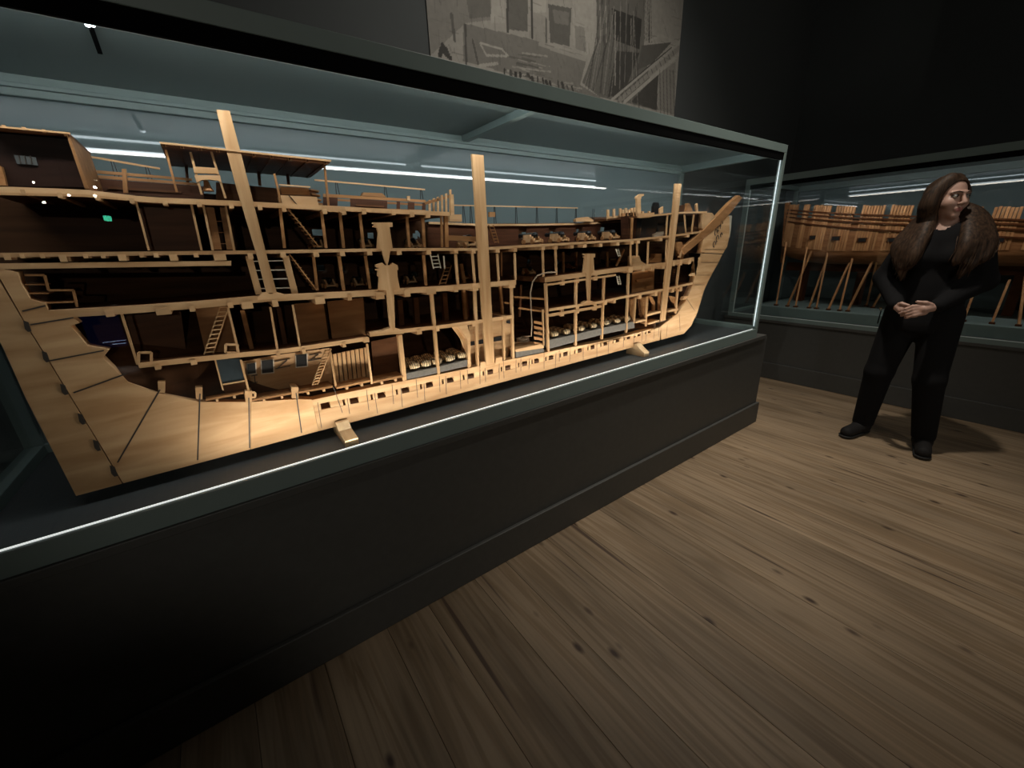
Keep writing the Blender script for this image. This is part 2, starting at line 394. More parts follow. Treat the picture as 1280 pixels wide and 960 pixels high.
# gun ports: far side of the hull, by the deck they belong to
ports = []
for q in [(398, 292), (463, 294), (521, 294), (571, 291), (656, 294), (690, 292), (722, 290), (753, 288), (781, 286)]:
    p = PY(*q, 1.765); ports.append((p[0], p[2], .030, .026))
for q in [(402, 336), (428, 338), (466, 340), (520, 342), (580, 335), (610, 335), (664, 328), (700, 326), (742, 324)]:
    p = PY(*q, 1.78); ports.append((p[0], p[2], .026, .022))
def hull_shell():
    mb = MB(); xs = np.arange(-.56, 2.56, .013); zt = lambda x: float(np.interp(x, [-.6, -.2, .0, .42, .44, .78, .82, 1.8, 1.84, 2.6], [1.63, 1.62, 1.595, 1.575, 1.565, 1.555, 1.503, 1.510, 1.54, 1.55]))
    nz = 56; idx = {}
    for i, x in enumerate(xs):
        for j in range(nz+1):
            z = ZK-.02+(zt(x)-ZK+.02)*(j/nz)**.9
            idx[i, j] = len(mb.v); mb.v.append((float(x), YS+B(x, z), z))
    for i in range(len(xs)-1):
        for j in range(nz):
            a = mb.v[idx[i, j]]; c = mb.v[idx[i+1, j+1]]; mx_, mz_ = (a[0]+c[0])/2, (a[2]+c[2])/2
            if mx_ > x_stem(mz_) or mx_ < x_stern(mz_): continue
            if any(abs(mx_-p[0]) < p[2]/2 and abs(mz_-p[1]) < p[3]/2 for p in ports): continue
            mb.f.append((idx[i, j], idx[i+1, j], idx[i+1, j+1], idx[i, j+1]))
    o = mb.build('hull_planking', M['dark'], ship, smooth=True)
    s = o.modifiers.new('thick', 'SOLIDIFY'); s.thickness = .010; s.offset = 1 if False else -1
    return o
hull_shell()

def interp_px(pts, px):
    return float(np.interp(px, [p[0] for p in pts], [p[1] for p in pts]))
def deck(pts, th, mat='brown', edge='light', x_lo=None, name='deck'):
    """deck sheet following a section line given in photo pixels; th = thickness in metres"""
    ln = [S(*q) for q in pts]
    xs = np.linspace(ln[0][0], ln[-1][0], max(8, int((ln[-1][0]-ln[0][0])/.04)))
    zs = np.interp(xs, [q[0] for q in ln], [q[1] for q in ln])
    mb = MB(); n = len(xs)
    for x, z in zip(xs, zs):
        b = max(.012, B(x, z)-.004)
        mb.v += [(x, YS+.007, z), (x, YS+b, z), (x, YS+b, z-th), (x, YS+.007, z-th)]
    for i in range(n-1):
        for k in range(4):
            a, c = i*4+k, i*4+(k+1) % 4
            mb.f.append((a, a+4, c+4, c))
    mb.f += [(0, 1, 2, 3), (n*4-1, n*4-2, n*4-3, n*4-4)]
    d = mb.build(name, M[mat], ship)
    poly = [(x, z) for x, z in zip(xs, zs)]+[(x, z-th) for x, z in zip(xs[::-1], zs[::-1])]
    MB().prism(poly, YS, YS+.007).build('deck_edge', M[edge], d)
    return d
D4 = [(-22, 233), (0, 233), (107, 237), (180, 246), (297, 251), (360, 254.5), (430, 258), (497, 262), (562, 265)]
D3 = [(-22, 316), (0, 316), (315, 313), (497, 310), (595, 310), (680, 305), (790, 299), (840, 294), (876, 289)]
D2 = [(58, 388), (150, 383), (240, 377), (330, 369), (440, 364), (560, 357), (645, 350)]
D2f = [(682, 347), (770, 335), (832, 328), (877, 320)]
D1 = [(172, 454), (300, 441), (350, 437), (460, 421)]
D1b = [(462, 416), (490, 413), (560, 405.5), (640, 394)]
D1f = [(687, 386), (752, 376), (785, 369), (830, 361), (866, 353)]
FC = [(798, 270), (850, 265), (884, 264)]
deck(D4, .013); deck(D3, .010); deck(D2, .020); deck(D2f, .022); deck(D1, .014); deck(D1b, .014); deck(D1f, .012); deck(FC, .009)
# second thin strakes under some decks
P('deck_shelf', [(-20, 329.5), (289, 326), (289, 332), (-20, 337)], .010)
P('deck_shelf', [(684, 355), (770, 342.5), (770, 345), (684, 357.5)], .008)
P('deck_shelf', [(687, 392.5), (752, 381.5), (752, 384.5), (687, 396)], .008)
P('deck_shelf', [(-20, 240), (107, 243), (158, 248), (158, 250.5), (107, 246), (-20, 243)], .008)
for q in ((704, 352.5), (722, 350), (745, 346.5), (703, 391.5), (722, 388), (744, 384)):
    P('shelf_block', [(q[0]-2, q[1]-4), (q[0]+2, q[1]-4.6), (q[0]+2, q[1]+3.6), (q[0]-2, q[1]+4.2)], .012, 'light', YS+.001)
# beams whose sawn ends show
def beam(px, py, w, h, ln=None, mat='light'):
    x, z = S(px, py); b = ln or max(.02, B(x, z)-.02)
    x2, _ = S(px+w/2, py); _, z2 = S(px, py+h/2)
    hw, hh = abs(x2-x)*(.85 if px < 300 else .75), abs(z-z2)
    MB().box(x-hw, x+hw, YS-.002, YS+b, z-hh, z+hh).build('beam', M[mat], ship)
for q in [(29, 240), (75, 244), (122, 247), (165, 251), (206, 253), (249, 255), (289, 257), (325, 259), (355, 261), (406, 264), (430, 265), (455, 264.5), (492, 265.5), (515, 268), (535, 269)]:
    beam(q[0], q[1], 7, 6)
for q in [(9, 321, 10), (28, 320, 7), (53, 320, 7), (79, 323, 11), (107, 320, 7), (129, 320, 7), (153, 322, 12), (177, 319, 7), (195, 319, 7), (217, 322, 12), (245, 319, 7), (275, 321.5, 18), (313, 320, 9), (354, 318.5, 9), (395, 317.5, 9), (428, 317, 8), (462, 316, 8), (499, 315.5, 7.5), (536, 315.5, 7), (570, 314.5, 6), (592, 314.5, 6), (622, 313.5, 6), (644, 312.5, 5.5), (679, 310.5, 5), (695, 309.5, 5), (715, 308.5, 5), (731, 307.5, 5), (751, 306.5, 5), (772, 305, 5), (790, 303.5, 5), (798, 302.5, 4.5), (826, 299.5, 4.5), (842, 297.5, 4), (860, 295, 4)]:
    beam(q[0], q[1], q[2], q[2]*.8 if q[2] < 12 else 8)
for q in [(137, 391.5, 13), (204, 389, 22), (240, 386, 8), (288, 381.5, 8), (309, 381.5, 19), (344, 379, 10), (400, 375.5, 16), (437, 372, 7), (475, 369.5, 14), (509, 366.5, 10), (539, 363.5, 15), (570, 361.5, 6), (594, 359, 10), (640, 355.5, 10), (788, 337.5, 7), (804, 335.5, 5), (816, 334.5, 5), (829, 332.5, 5), (842, 329, 4), (851, 328, 4), (862, 326.5, 4), (874, 325, 4)]:
    beam(q[0], q[1], q[2], 9 if q[2] > 9 else 7)
for q in [(197, 459, 9), (242, 453, 9), (348, 443, 6), (380, 439, 6), (430, 431, 6), (458, 425, 9), (524, 415, 8), (547, 411, 5), (592, 405, 5), (631, 398, 5), (757, 378, 4), (768, 376, 4), (800, 370.5, 4), (820, 367, 4), (841, 362.5, 4), (851, 361, 4)]:
    beam(q[0], q[1], q[2], 6)

# hold floors
hf = [(257, 499), (305, 491), (315, 499), (365, 491), (372, 490), (415, 483), (422, 484), (462, 476), (466, 477), (505, 469)]
for a, b in (((257, 499), (305, 490)), ((315, 499.5), (365, 490.5)), ((372, 490), (416, 482)), ((421, 484), (463, 475)), ((466, 477), (504, 469))):
    x0, z0 = S(*a); x1, z1 = S(*b)
    dp = max(.03, B((x0+x1)/2, (z0+z1)/2+.03)-.02)
    P('hold_floor', [a, b, (b[0], b[1]+2.4), (a[0], a[1]+2.4)], dp, 'mid')
    for t in (.3, .75):
        beam(a[0]+(b[0]-a[0])*t, a[1]+(b[1]-a[1])*t+3.8, 4, 3.4, .06)
# forward breadroom floors
P('hold_floor', [(795, 402), (808, 399), (808, 401), (795, 404)], .06)
P('hold_floor', [(809, 393), (826, 389), (826, 391), (809, 395.5)], .06)
P('hold_floor', [(811, 404), (824, 400), (824, 402), (811, 406)], .06)
P('hold_floor', [(836, 388), (848, 385.5), (848, 388), (836, 390.5)], .05)

# keel, stern deadwood, rudder
bot = [(95, 620), (855, 417)]
def yb(px): return 620+(417-620)*(px-95)/(855-95)
topb = [(390, 500), (480, 481), (560, 466), (640, 449), (700, 437), (792, 419.5), (826, 409)]
P('sternpost', [(154, 604), (128, 560), (60, 448), (32, 404), (6, 358), (-8, 334), (22, 340), (26, 354), (38, 374), (57, 379), (60, 388), (88, 394), (99, 404), (88, 407), (109, 432), (136, 437), (128, 447), (136, 455), (160, 478), (196, 491), (250, 502.5), (313, 502.5), (313, yb(313))], .035, 'light')
_dx = S(390, 500)[0]; _ka, _kb = S(95, 620), S(855, 417)
MB().prism([S(313.5, yb(313.5)), S(313.5, 502.5), S(372, 499), (_dx, S(390, 499.5)[1]), (_dx, _ka[1]+(_kb[1]-_ka[1])*(_dx-_ka[0])/(_kb[0]-_ka[0]))], YS, YS+.045).build('deadwood', M['light'], ship)
P('rudder', [(95, 620), (152.5, 604.5), (127, 561), (59, 449), (31, 405), (4, 359), (-10, 334), (-30, 372), (5, 437), (32, 497)], .030, 'light')
for q in [(34, 408), (57, 446), (80, 487), (102, 524), (121, 557), (142, 589)]:
    P('pintle', [(q[0]-5, q[1]-7), (q[0]+1, q[1]-5), (q[0]+5, q[1]+6), (q[0]+1, q[1]+7), (q[0]-3, q[1]+3)], .006, 'bolt', YS-.004)
# keel forward of the deadwood: keelson, keel and floor timbers with square openings
def band_top(px): return interp_px(topb, px)
kp = list(range(390, 827, 12))+[826]
x390 = S(390, 500)[0]
def zt_at(x):   # section heights of the band, metres
    return float(np.interp(x, [S(*q)[0] for q in topb], [S(*q)[1] for q in topb]))
def zb_at(x):
    a, b = S(95, 620), S(855, 417); return a[1]+(b[1]-a[1])*(x-a[0])/(b[0]-a[0])
holes = [(407, 507), (443, 501), (477, 494), (507, 488), (537, 481), (563, 475), (589, 470), (613, 465), (635, 459.5), (656, 454.5), (671, 451), (689, 447), (707, 442.5), (725, 438), (741, 434), (757, 429.5), (772, 425.5), (786, 421.5), (799, 418), (812, 414)]
hx = [S(*q)[0] for q in holes]
hz = [S(*q)[1] for q in holes]
xe = S(826, 409)[0]
def strip(name, f0, f1, x0, x1, depth, mat='light', y0=YS, n=None):
    xs = np.linspace(x0, x1, n or max(2, int((x1-x0)/.05)+1))
    poly = [(x, f1(x)) for x in xs]+[(x, f0(x)) for x in xs[::-1]]
    return MB().prism(poly, y0, y0+depth).build(name, M[mat], ship)
def fh(x): return float(np.interp(x, hx, hz))
HH = .0115
strip('keelson', lambda x: fh(x)+HH, zt_at, x390+.0003, xe, .045)
strip('keel', zb_at, lambda x: fh(x)-HH, x390+.001, xe, .045)
edges = [x390+.001]+hx+[xe]
hw = .0155
for i in range(len(hx)+1):
    a = x390+.001 if i == 0 else hx[i-1]+hw
    b = xe if i == len(hx) else hx[i]-hw
    if i == 0 or i == len(hx):
        strip('floor_timber', lambda x: fh(x)-HH+.0003, lambda x: fh(x)+HH-.0003, a, b, .043); continue
    gap = a+(b-a)*.70                                     # a narrow slot between the two timbers of a frame
    strip('floor_timber', lambda x: fh(x)-HH+.0003, lambda x: fh(x)+HH-.0003, a, gap-.004, .043, y0=YS+.0015)
    strip('floor_timber', lambda x: fh(x)-HH+.0003, lambda x: fh(x)+HH-.0003, gap+.004, b, .043, y0=YS+.0005)
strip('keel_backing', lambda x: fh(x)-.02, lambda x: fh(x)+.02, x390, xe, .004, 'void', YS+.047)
# bolts driven through keel and deadwood
def bolt(a, b, w=.0022):
    p, q = S(*a), S(*b)
    MB().bar((p[0], YS-.0004, p[1]), (q[0], YS-.0004, q[1]), w, .0016, up=(0, 1, 0)).build('bolt', M['bolt'], ship)
for a, b in [((200, 487), (147, 578)), ((250, 492), (247, 575)), ((311, 497), (312, 560)), ((370, 491), (377, 541)), ((158, 467), (92, 491)), ((130, 438), (62, 451)), ((92, 397), (38, 406)), ((57, 382), (28, 389))]:
    bolt(a, b, .0034)
for a, b in [((397, 503), (402, 535)), ((417, 484), (428, 516)), ((434, 498), (437, 517)), ((458, 487), (461, 513)), ((468, 491), (472, 517)), ((490, 481), (492, 505)), ((501, 484), (503, 509)), ((520, 474), (522, 497)), ((530, 479), (531, 501)), ((549, 470), (550, 490)), ((557, 470), (558, 493)), ((575, 464), (576, 486)), ((584, 462), (585, 480)), ((600, 458), (600, 480)), ((606, 452), (607, 477)), ((624, 453), (624, 474)), ((629, 448), (630, 473)), ((645, 449), (645, 466)), ((651, 447), (651, 464)), ((662, 448), (661, 462)), ((680, 441), (680, 461)), ((695, 441), (694, 460)), ((699, 437), (699, 452)), ((713, 434), (712, 452)), ((729, 434), (729, 450)), ((746, 426), (746, 446)), ((761, 425), (760, 442)), ((780, 415), (779, 434)), ((793, 416), (792, 430)), ((803, 412), (802, 427)), ((808, 410), (807, 426)), ((818, 406), (817, 424)), ((824, 400), (823, 422))]:
    bolt(a, b, .0017)
# caps at the bolt heads in the stern hold
for q in [(202, 482), (249, 490), (311, 494), (369, 489)]:
    P('bolt_cap', [(q[0]-5, q[1]-5), (q[0]+4, q[1]-5), (q[0]+4, q[1]+9), (q[0]-4, q[1]+9)], .05, 'light')
# stem
P('stem', [(826, 408), (826.5, yb(826.5)), (855, 417), (864, 407), (872, 390), (880, 363), (888, 346), (897, 330), (903, 318), (867, 316), (875, 318), (871, 331), (869, 344), (866, 355), (860, 372), (848, 392)][:10]+[(876, 316), (872, 330), (869, 344), (866, 357), (859, 373), (847, 392)], .035, 'light')
P('stem_head', [(903.5, 317), (909, 308), (912, 294), (912, 270), (905, 272), (899, 283), (893, 287), (890, 275), (886, 282), (881, 290), (876.5, 315.5)], .030, 'light')
for a, b in [((881, 312), (907, 312)), ((876, 328), (899, 328)), ((872, 344), (888, 344)), ((868, 356), (881, 356)), ((858, 373), (868, 388)), ((849, 393), (850, 413)), ((834, 405), (833, 421))]:
    bolt(a, b, .0022)
P('head_knee', [(879, 266), (890, 266), (898, 275), (890, 290), (881, 296), (878, 285)], .028, 'light', YS+.002)
P('figurehead', [(905, 269.5), (915, 269.5), (914, 284), (912, 297), (908, 298), (906, 284)], .018, 'pale', YS+.004)
for q, s in [((894, 291), 4), ((898, 286), 4), ((896, 299), 4.5), ((901, 280), 3.5), ((892, 306), 4), ((901, 294), 3)]:
    p = S(*q); mb = MB(); r = s*.0046
    pts = [(p[0]+math.cos(t)*r*(1-t/9), YS-.003, p[1]+math.sin(t)*r*(1.3-t/9)) for t in np.linspace(0, 5.2, 12)]
    mb.tube(pts, .0022, 5).build('carved_scroll', M['bolt'], ship, smooth=True)
P('bowsprit', [(852.5, 311.5), (856, 318), (882, 296), (901, 280), (915, 264), (928, 247), (924, 244), (913, 253), (897, 270), (878, 289)], .026, 'mid', YS-.004)
# masts
P('mast', [(270.5, 137), (287, 138.5), (300, 187), (313, 238), (331, 310), (346, 366), (333, 366), (322, 322), (296, 236), (282, 184)], .010, 'light2', YS-.003)
P('mast', [(590, 192.5), (604.5, 194), (608, 260), (612, 330), (618, 453), (608, 456), (603, 392), (598, 318), (594, 250)], .010, 'light2', YS-.003)
P('mast', [(844, 229.5), (852, 229.5), (848, 268), (842, 316), (836, 362), (832, 400), (826, 402), (831, 350), (838, 290), (842, 255)], .009, 'light2', YS-.003)
# mast steps
P('mast_step', [(322, 372), (328, 366), (333, 365), (338, 367.5), (345, 365), (358, 368.5), (358, 373), (322, 375)], .03, y0=YS-.0015)
P('mast_step', [(600, 462), (601, 453), (607, 452), (608, 458), (619, 456), (620, 448), (628, 446), (628, 453)], .035, y0=YS-.0015)

# pillars: (top, bottom, width px, set back, wood)
def pillar(a, b, w, back=0.0016, mat='light2', name='pillar'):
    y = YS+back; p, q = S(*a, y), S(*b, y)
    d_ = ray(*a); pw = abs(S(a[0]+w, a[1], y)[0]-p[0])/(1+.85*abs(d_[0]/d_[1]))
    MB().bar((p[0], y+pw/2, p[1]), (q[0], y+pw/2, q[1]), pw, pw, up=(0, 1, 0)).build(name, M[mat], ship)
for a, b, w in [((170, 252), (186, 313), 3), ((239, 255), (252, 313), 3), ((254, 256), (266, 313), 3), ((282, 257), (293, 313), 3),
                ((350, 260), (356, 310), 4), ((402, 265), (408, 310), 4), ((425, 266), (430, 310), 4), ((450, 267), (455, 310), 4), ((509, 271), (512, 309), 4), ((529, 273), (531, 309), 4), ((558, 270), (559, 309), 6), ((552, 270), (553, 309), 3),
                ((791, 272), (790, 300), 3)]:
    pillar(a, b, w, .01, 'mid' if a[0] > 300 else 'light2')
for a, b, w in [((311, 320), (324, 368), 9), ((357, 320), (369, 367), 9)]:
    pillar(a, b, w, .004)
for a, b, w in [((392, 321), (397, 363), 4), ((424, 320), (430, 363), 4.5), ((457, 320), (463, 361), 4), ((530, 319), (533, 357), 4)]:
    pillar(a, b, w, .012, 'mid')
for a, b, w in [((570, 318), (573, 356), 3.6), ((591, 317), (594, 354), 3.4), ((622, 317), (624, 352), 3), ((644, 316), (645, 350), 3), ((679, 313), (680, 346), 3), ((695, 312), (696, 344), 3), ((789, 305), (789, 336), 2.6), ((797, 304), (797, 321), 2.4), ((811, 302), (810, 331), 2.4), ((834, 300), (833, 330), 2.4),
                ((835, 268), (833, 297), 2.2), ((856, 268), (858, 292), 2), ((868, 268), (865, 292), 2), ((853, 312), (850, 322), 4)]:
    pillar(a, b, w)
for px_ in (627, 705, 721, 760):
    pillar((px_, 315), (px_, 345), 3, .10, 'mid')
for a, b, w in [((152, 393), (172, 456), 4), ((285, 384), (299, 443), 3), ((338, 384), (347, 438), 3), ((366, 381), (375, 433), 3)]:
    pillar(a, b, w)
pillar((303, 388), (316, 441), 6, .05, 'mid'); pillar((348, 384), (358, 437), 6, .08, 'brown')
for a, b, w in [((301, 450), (312, 493), 3), ((413, 440), (420, 483), 3), ((459, 430), (465, 480), 3), ((500, 419), (506, 476), 7), ((540, 368), (549, 472), 5), ((594, 362), (598, 460), 4.6), ((629, 397), (631, 450), 3.6), ((640, 358), (642, 450), 4.2), ((683, 354), (686, 440), 4.2), ((679, 387), (680, 432), 2.5), ((721, 352), (720, 432), 4), ((756, 346), (753, 424), 3.6), ((786.5, 342), (783.5, 416), 3.4), ((850, 330), (846, 362), 3), ((848, 362), (845, 392), 3), ((809, 371), (808, 408), 2.6), ((795, 372), (793, 404), 3)]:
    pillar(a, b, w)
# pillars deeper in the hold
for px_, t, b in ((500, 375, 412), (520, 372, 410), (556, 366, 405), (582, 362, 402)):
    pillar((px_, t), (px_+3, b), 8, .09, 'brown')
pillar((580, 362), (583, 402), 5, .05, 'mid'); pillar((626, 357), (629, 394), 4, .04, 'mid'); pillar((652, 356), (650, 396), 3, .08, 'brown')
pillar((577, 330), (581, 354), 5, .04, 'mid')
for a, b in (((642, 371), (682, 374)), ((630, 378), (640, 380)), ((648, 385), (682, 390))):
    p, q = S(*a, YS+.02), S(*b, YS+.02)
    MB().bar((p[0], YS+.02, p[1]), (q[0], YS+.02, q[1]), .008).build('carling', M['mid'], ship)

# capstans, sawn through
P('capstan', [(465.5, 279), (466, 278), (490.5, 278), (491, 283.5), (487, 284), (488, 291), (491, 311), (488, 313), (486, 325), (484.5, 331.5), (483.5, 331.5), (481, 325), (477.5, 313), (471.5, 310), (473, 291), (471, 284.5), (466, 283.5), (468, 281)], .010, 'light2', YS-.004)
P('capstan', [(469.5, 331), (478, 328.5), (481, 331.5), (488, 331.5), (491, 328.5), (497, 331.5), (498, 337), (496.5, 338), (497, 346), (500, 361), (492.5, 363), (494, 412), (491, 413.5), (488, 412), (483, 363), (473, 362.5), (474, 346), (472, 345), (472.5, 338), (470, 338), (470, 336), (475, 335.5), (470, 334)], .010, 'light2', YS-.004)
P('capstan', [(729, 318.5), (729.5, 317), (744, 317), (744, 321.5), (742, 322), (743, 340), (739, 342), (738, 376), (735, 376), (733, 342), (729, 340), (731, 322), (729, 321), (731.5, 320)], .008, 'light2', YS-.004)
P('capstan_step', [(462, 420), (463, 416), (478, 413.5), (488, 410), (494, 410), (505, 413), (505, 417)], .03, y0=YS-.0015)
P('capstan_step', [(727, 381), (730, 378), (734, 376), (739, 376), (744, 378), (744, 380.5)], .02, y0=YS-.0015)

# ladders
def ladder(a, b, n, w, back=0.01, mat='light2', side=False, rung='rung'):
    """two stringers from a to b (pixels at the section) and n rungs; side: flight runs along the ship, width into it"""
    y = YS+back; p, q = S(*a, y), S(*b, y)
    ld = empty('ladder', (p[0], y, q[1])); ld.parent = ship; ld.matrix_parent_inverse = parent_inv(ship)
    A = Vector((p[0], y, p[1])); C = Vector((q[0], y, q[1]))
    off = Vector((0, w, 0)) if side else Vector((w, 0, 0))
    for k in (0, 1):
        MB().bar(A+off*k, C+off*k, .0030, .0055, up=(0, 1, 0)).build('stringer', M[mat], ld)
    for i in range(n):
        t = (i+.6)/n; c = A.lerp(C, t)
        r = MB()
        if side: r.box(c.x-.006, c.x+.006, c.y, c.y+w, c.z-.001, c.z+.001)
        else: r.box(c.x, c.x+w, c.y-.005, c.y+.005, c.z-.0013, c.z+.0013)
        r.build(rung, M[mat], ld)
    return ld
ladder((359, 260), (399, 309), 10, .045, .008, 'mid', True, 'step')
ladder((362, 318), (396, 363), 10, .045, .008, 'mid', True, 'step')
ladder((276, 381), (255, 443), 11, .022, .012, 'light')
ladder((407, 437), (390, 482), 12, .018, .012, 'light')
for k, yy in enumerate((326, 337.5, 348.5, 360)):
    P('rung', [(316+k*3, yy), (361+k*2.6, yy-1), (361+k*2.6, yy+.4), (316+k*3, yy+1.4)], .004, 'cream', YS+.012)
ladder((538, 318), (542, 336), 4, .030, .02, 'cream'); ladder((557, 332), (549, 356), 5, .026, .03, 'mid')
pillar((555, 320), (556, 336), 2, .02, 'cream')
ladder((611, 281), (618, 304), 6, .022, .06, 'mid')
ladder((770, 311), (773, 321), 3, .016, .02, 'cream'); pillar((781, 312), (771, 332), 2.4, .03, 'mid'); ladder((771, 345), (773, 356), 4, .018, .02, 'cream')
ladder((797, 371), (801, 401), 9, .012, .02, 'brown'); ladder((842, 336), (840, 350), 5, .016, .03, 'brown')
# stair frames by the stern
for pts in ([(30, 344), (55, 344), (60, 363), (91, 363), (96, 384)],):
    mb = MB()
    for a, b in zip(pts[:-1], pts[1:]):
        p, q = S(*a), S(*b); mb.bar((p[0], YS+.005, p[1]), (q[0], YS+.005, q[1]), .0045)
    mb.build('stair_frame', M['mid'], ship)
for a, b in (((31, 355), (56, 355)), ((37, 366), (60, 366)), ((56, 378), (91, 377))):
    P('stair_tread', [a, b, (b[0], b[1]+1.5), (a[0], a[1]+1.5)], .05, 'mid', YS+.006)
# framed lockers
def locker(x0, y0, x1, y1):
    mb = MB()
    for a, b in (((x0, y0), (x1, y0)), ((x1, y0), (x1, y1)), ((x1, y1), (x0, y1)), ((x0, y1), (x0, y0))):
        p, q = S(*a), S(*b); mb.bar((p[0], YS+.004, p[1]), (q[0], YS+.004, q[1]), .006)
    mb.build('locker_frame', M['light'], ship)
locker(173, 441, 189, 455); locker(282, 431, 297, 441)
locker(314, 491, 319, 497)

# bulkheads set back between the decks
def panel(name, pts, back, mat, th=.005): return P(name, pts, th, mat, YS+back)
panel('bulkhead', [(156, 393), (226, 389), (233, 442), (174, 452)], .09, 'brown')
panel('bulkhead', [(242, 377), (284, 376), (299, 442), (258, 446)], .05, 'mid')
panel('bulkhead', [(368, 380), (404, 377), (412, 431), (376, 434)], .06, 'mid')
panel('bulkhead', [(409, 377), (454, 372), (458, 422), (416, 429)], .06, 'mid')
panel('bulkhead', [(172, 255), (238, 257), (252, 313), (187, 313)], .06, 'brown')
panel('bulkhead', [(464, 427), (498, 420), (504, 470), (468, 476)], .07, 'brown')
pillar((262, 259), (272, 312), 11, .03, 'mid'); pillar((279, 259), (288, 312), 9, .03, 'mid')
for k in range(3):
    P('rung', [(271, 276+k*14), (284, 276+k*14), (284, 277+k*14), (271, 277+k*14)], .004, 'mid', YS+.034)
# magazine bulkhead with windows and braces
mg = panel('magazine_bulkhead', [(303, 452), (345, 444), (412, 435), (416, 480), (310, 495)], .07, 'light')
def on(pts, back, mat, name, th=.003, parent=None):
    y = YS+back; return MB().prism([S(a, b, y) for a, b in pts], y-th, y).build(name, M[mat], parent or ship)
for (x0, y0, x1, y1) in ((309, 455, 319, 467), (327, 451, 341, 466), (370, 444, 383, 458)):
    on([(x0-1.2, y0-1), (x1+1.2, y0-2.4), (x1+1.8, y1), (x0-.6, y1+1.6)], .07, 'cream', 'window_frame', .004, mg)
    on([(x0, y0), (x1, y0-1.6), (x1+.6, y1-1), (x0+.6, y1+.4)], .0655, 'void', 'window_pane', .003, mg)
def stroke(a, b, back, name, parent, w=.0025, mat='bolt'):
    y = YS+back; p, q = S(*a, y), S(*b, y)
    MB().bar((p[0], y, p[1]), (q[0], y, q[1]), w, .003, up=(0, 1, 0)).build(name, M[mat], parent)
for a, b in (((344, 461), (363, 457)), ((346, 461), (359, 450)), ((343, 452), (362, 448.5)), ((385, 451), (403, 448)), ((387, 451), (398, 443)), ((386, 444), (402, 441)), ((314, 470), (322, 468.5)), ((318, 470), (319, 478)), ((315, 479), (322, 477.5))):
    stroke(a, b, .068, 'door_brace', mg)
# slatted store
sl_t, sl_b = [(416, 443), (460, 434)], [(420, 483), (464, 474)]
box_y = .055
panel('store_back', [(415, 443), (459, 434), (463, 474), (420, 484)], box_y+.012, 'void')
for i in range(8):
    t0, t1 = i/8+.008, (i+1)/8-.022
    f = lambda A, t: (A[0][0]+(A[1][0]-A[0][0])*t, A[0][1]+(A[1][1]-A[0][1])*t)
    panel('slat', [f(sl_t, t0), f(sl_t, t1), f(sl_b, t1), f(sl_b, t0)], box_y, 'light2', .008)
# slate lantern box
lb = P('lantern_box', [(269, 450), (301, 448), (306, 476), (277, 480)], .05, 'tealbox', YS+.008)
for a, b in (((269, 450), (277, 481)), ((277, 481), (306, 476)), ((277, 481), (279, 488))):
    stroke(a, b, .006, 'lantern_frame', ship, .004, 'light2')
P('lantern_shelf', [(278, 482), (306, 477.5), (308, 489), (281, 491)], .03, 'brown', YS+.02)
# shot locker / pump well box round the main mast
pw_ = panel('pump_well', [(586, 405), (640, 398), (641, 450), (588, 459)], .055, 'light')
for pts in ([(588, 427), (606, 424), (606, 429), (588, 432)], [(617, 422), (628, 420), (628, 425), (617, 427)], [(633, 401), (640, 400), (640, 405), (633, 404)]):
    on(pts, .0548, 'void', 'slot', .003, pw_)
P('well_side', [(584, 406), (588, 420), (588.5, 459), (585, 460), (584.5, 424), (574, 408)], .055, 'light')
panel('bin_side', [(565, 409), (576, 407), (586, 424), (586, 458), (584, 448), (576, 424)], .03, 'light')
# stone ballast
def ballast(pts, d=.14): P('ballast', pts, d, 'stone', YS+.004)
ballast([(508, 467), (546, 459), (587, 449), (587, 457), (548, 466), (509, 475)])
ballast([(687, 425), (720, 418), (754, 410), (793, 402), (793, 410), (754, 418), (720, 427), (687, 436)])
ballast([(645, 440), (676, 433), (680, 437), (680, 444), (645, 448)], .10)
P('cable_floor', [(644, 437), (676, 430), (680, 433), (680, 435), (645, 440)], .12, 'light')
for k in range(5):
    y = 400+k*6.6
    panel('cable_slat', [(668, y+.8), (679, y+3), (679, y+6.6), (668, y+4.2)], .004, 'mid')

# cable coil: lies loose in its tier
def coil():
    p = S(653, 424, YS+.055); c = Vector((p[0], YS+.055, 0)); z0 = S(660, 431, YS)[1]+.004
    pts = []
    for i in range(140):
        a = i*.28; lay = int(i/46); r = .014+.014*((i % 46)/46)
        pts.append((c.x+math.cos(a)*r*1.25, c.y+math.sin(a)*r, z0+.006*lay+.004))
    for q, b in (((664, 420), -.004), ((665, 406), -.006), ((664, 390), -.006), ((663, 366), -.006), ((666, 352), -.007), ((672, 344), -.008), ((684, 340.5), -.007), ((696, 340), -.006)):
        r = S(*q, YS+b); pts.append((r[0], YS+b, r[1]))
    o = MB().tube(pts, .0030, 6).build('cable_coil', M['rope'], None, smooth=True)
    tag(o, 'coil of grey brown cable lying in the hold beside the main mast', 'rope')
coil()

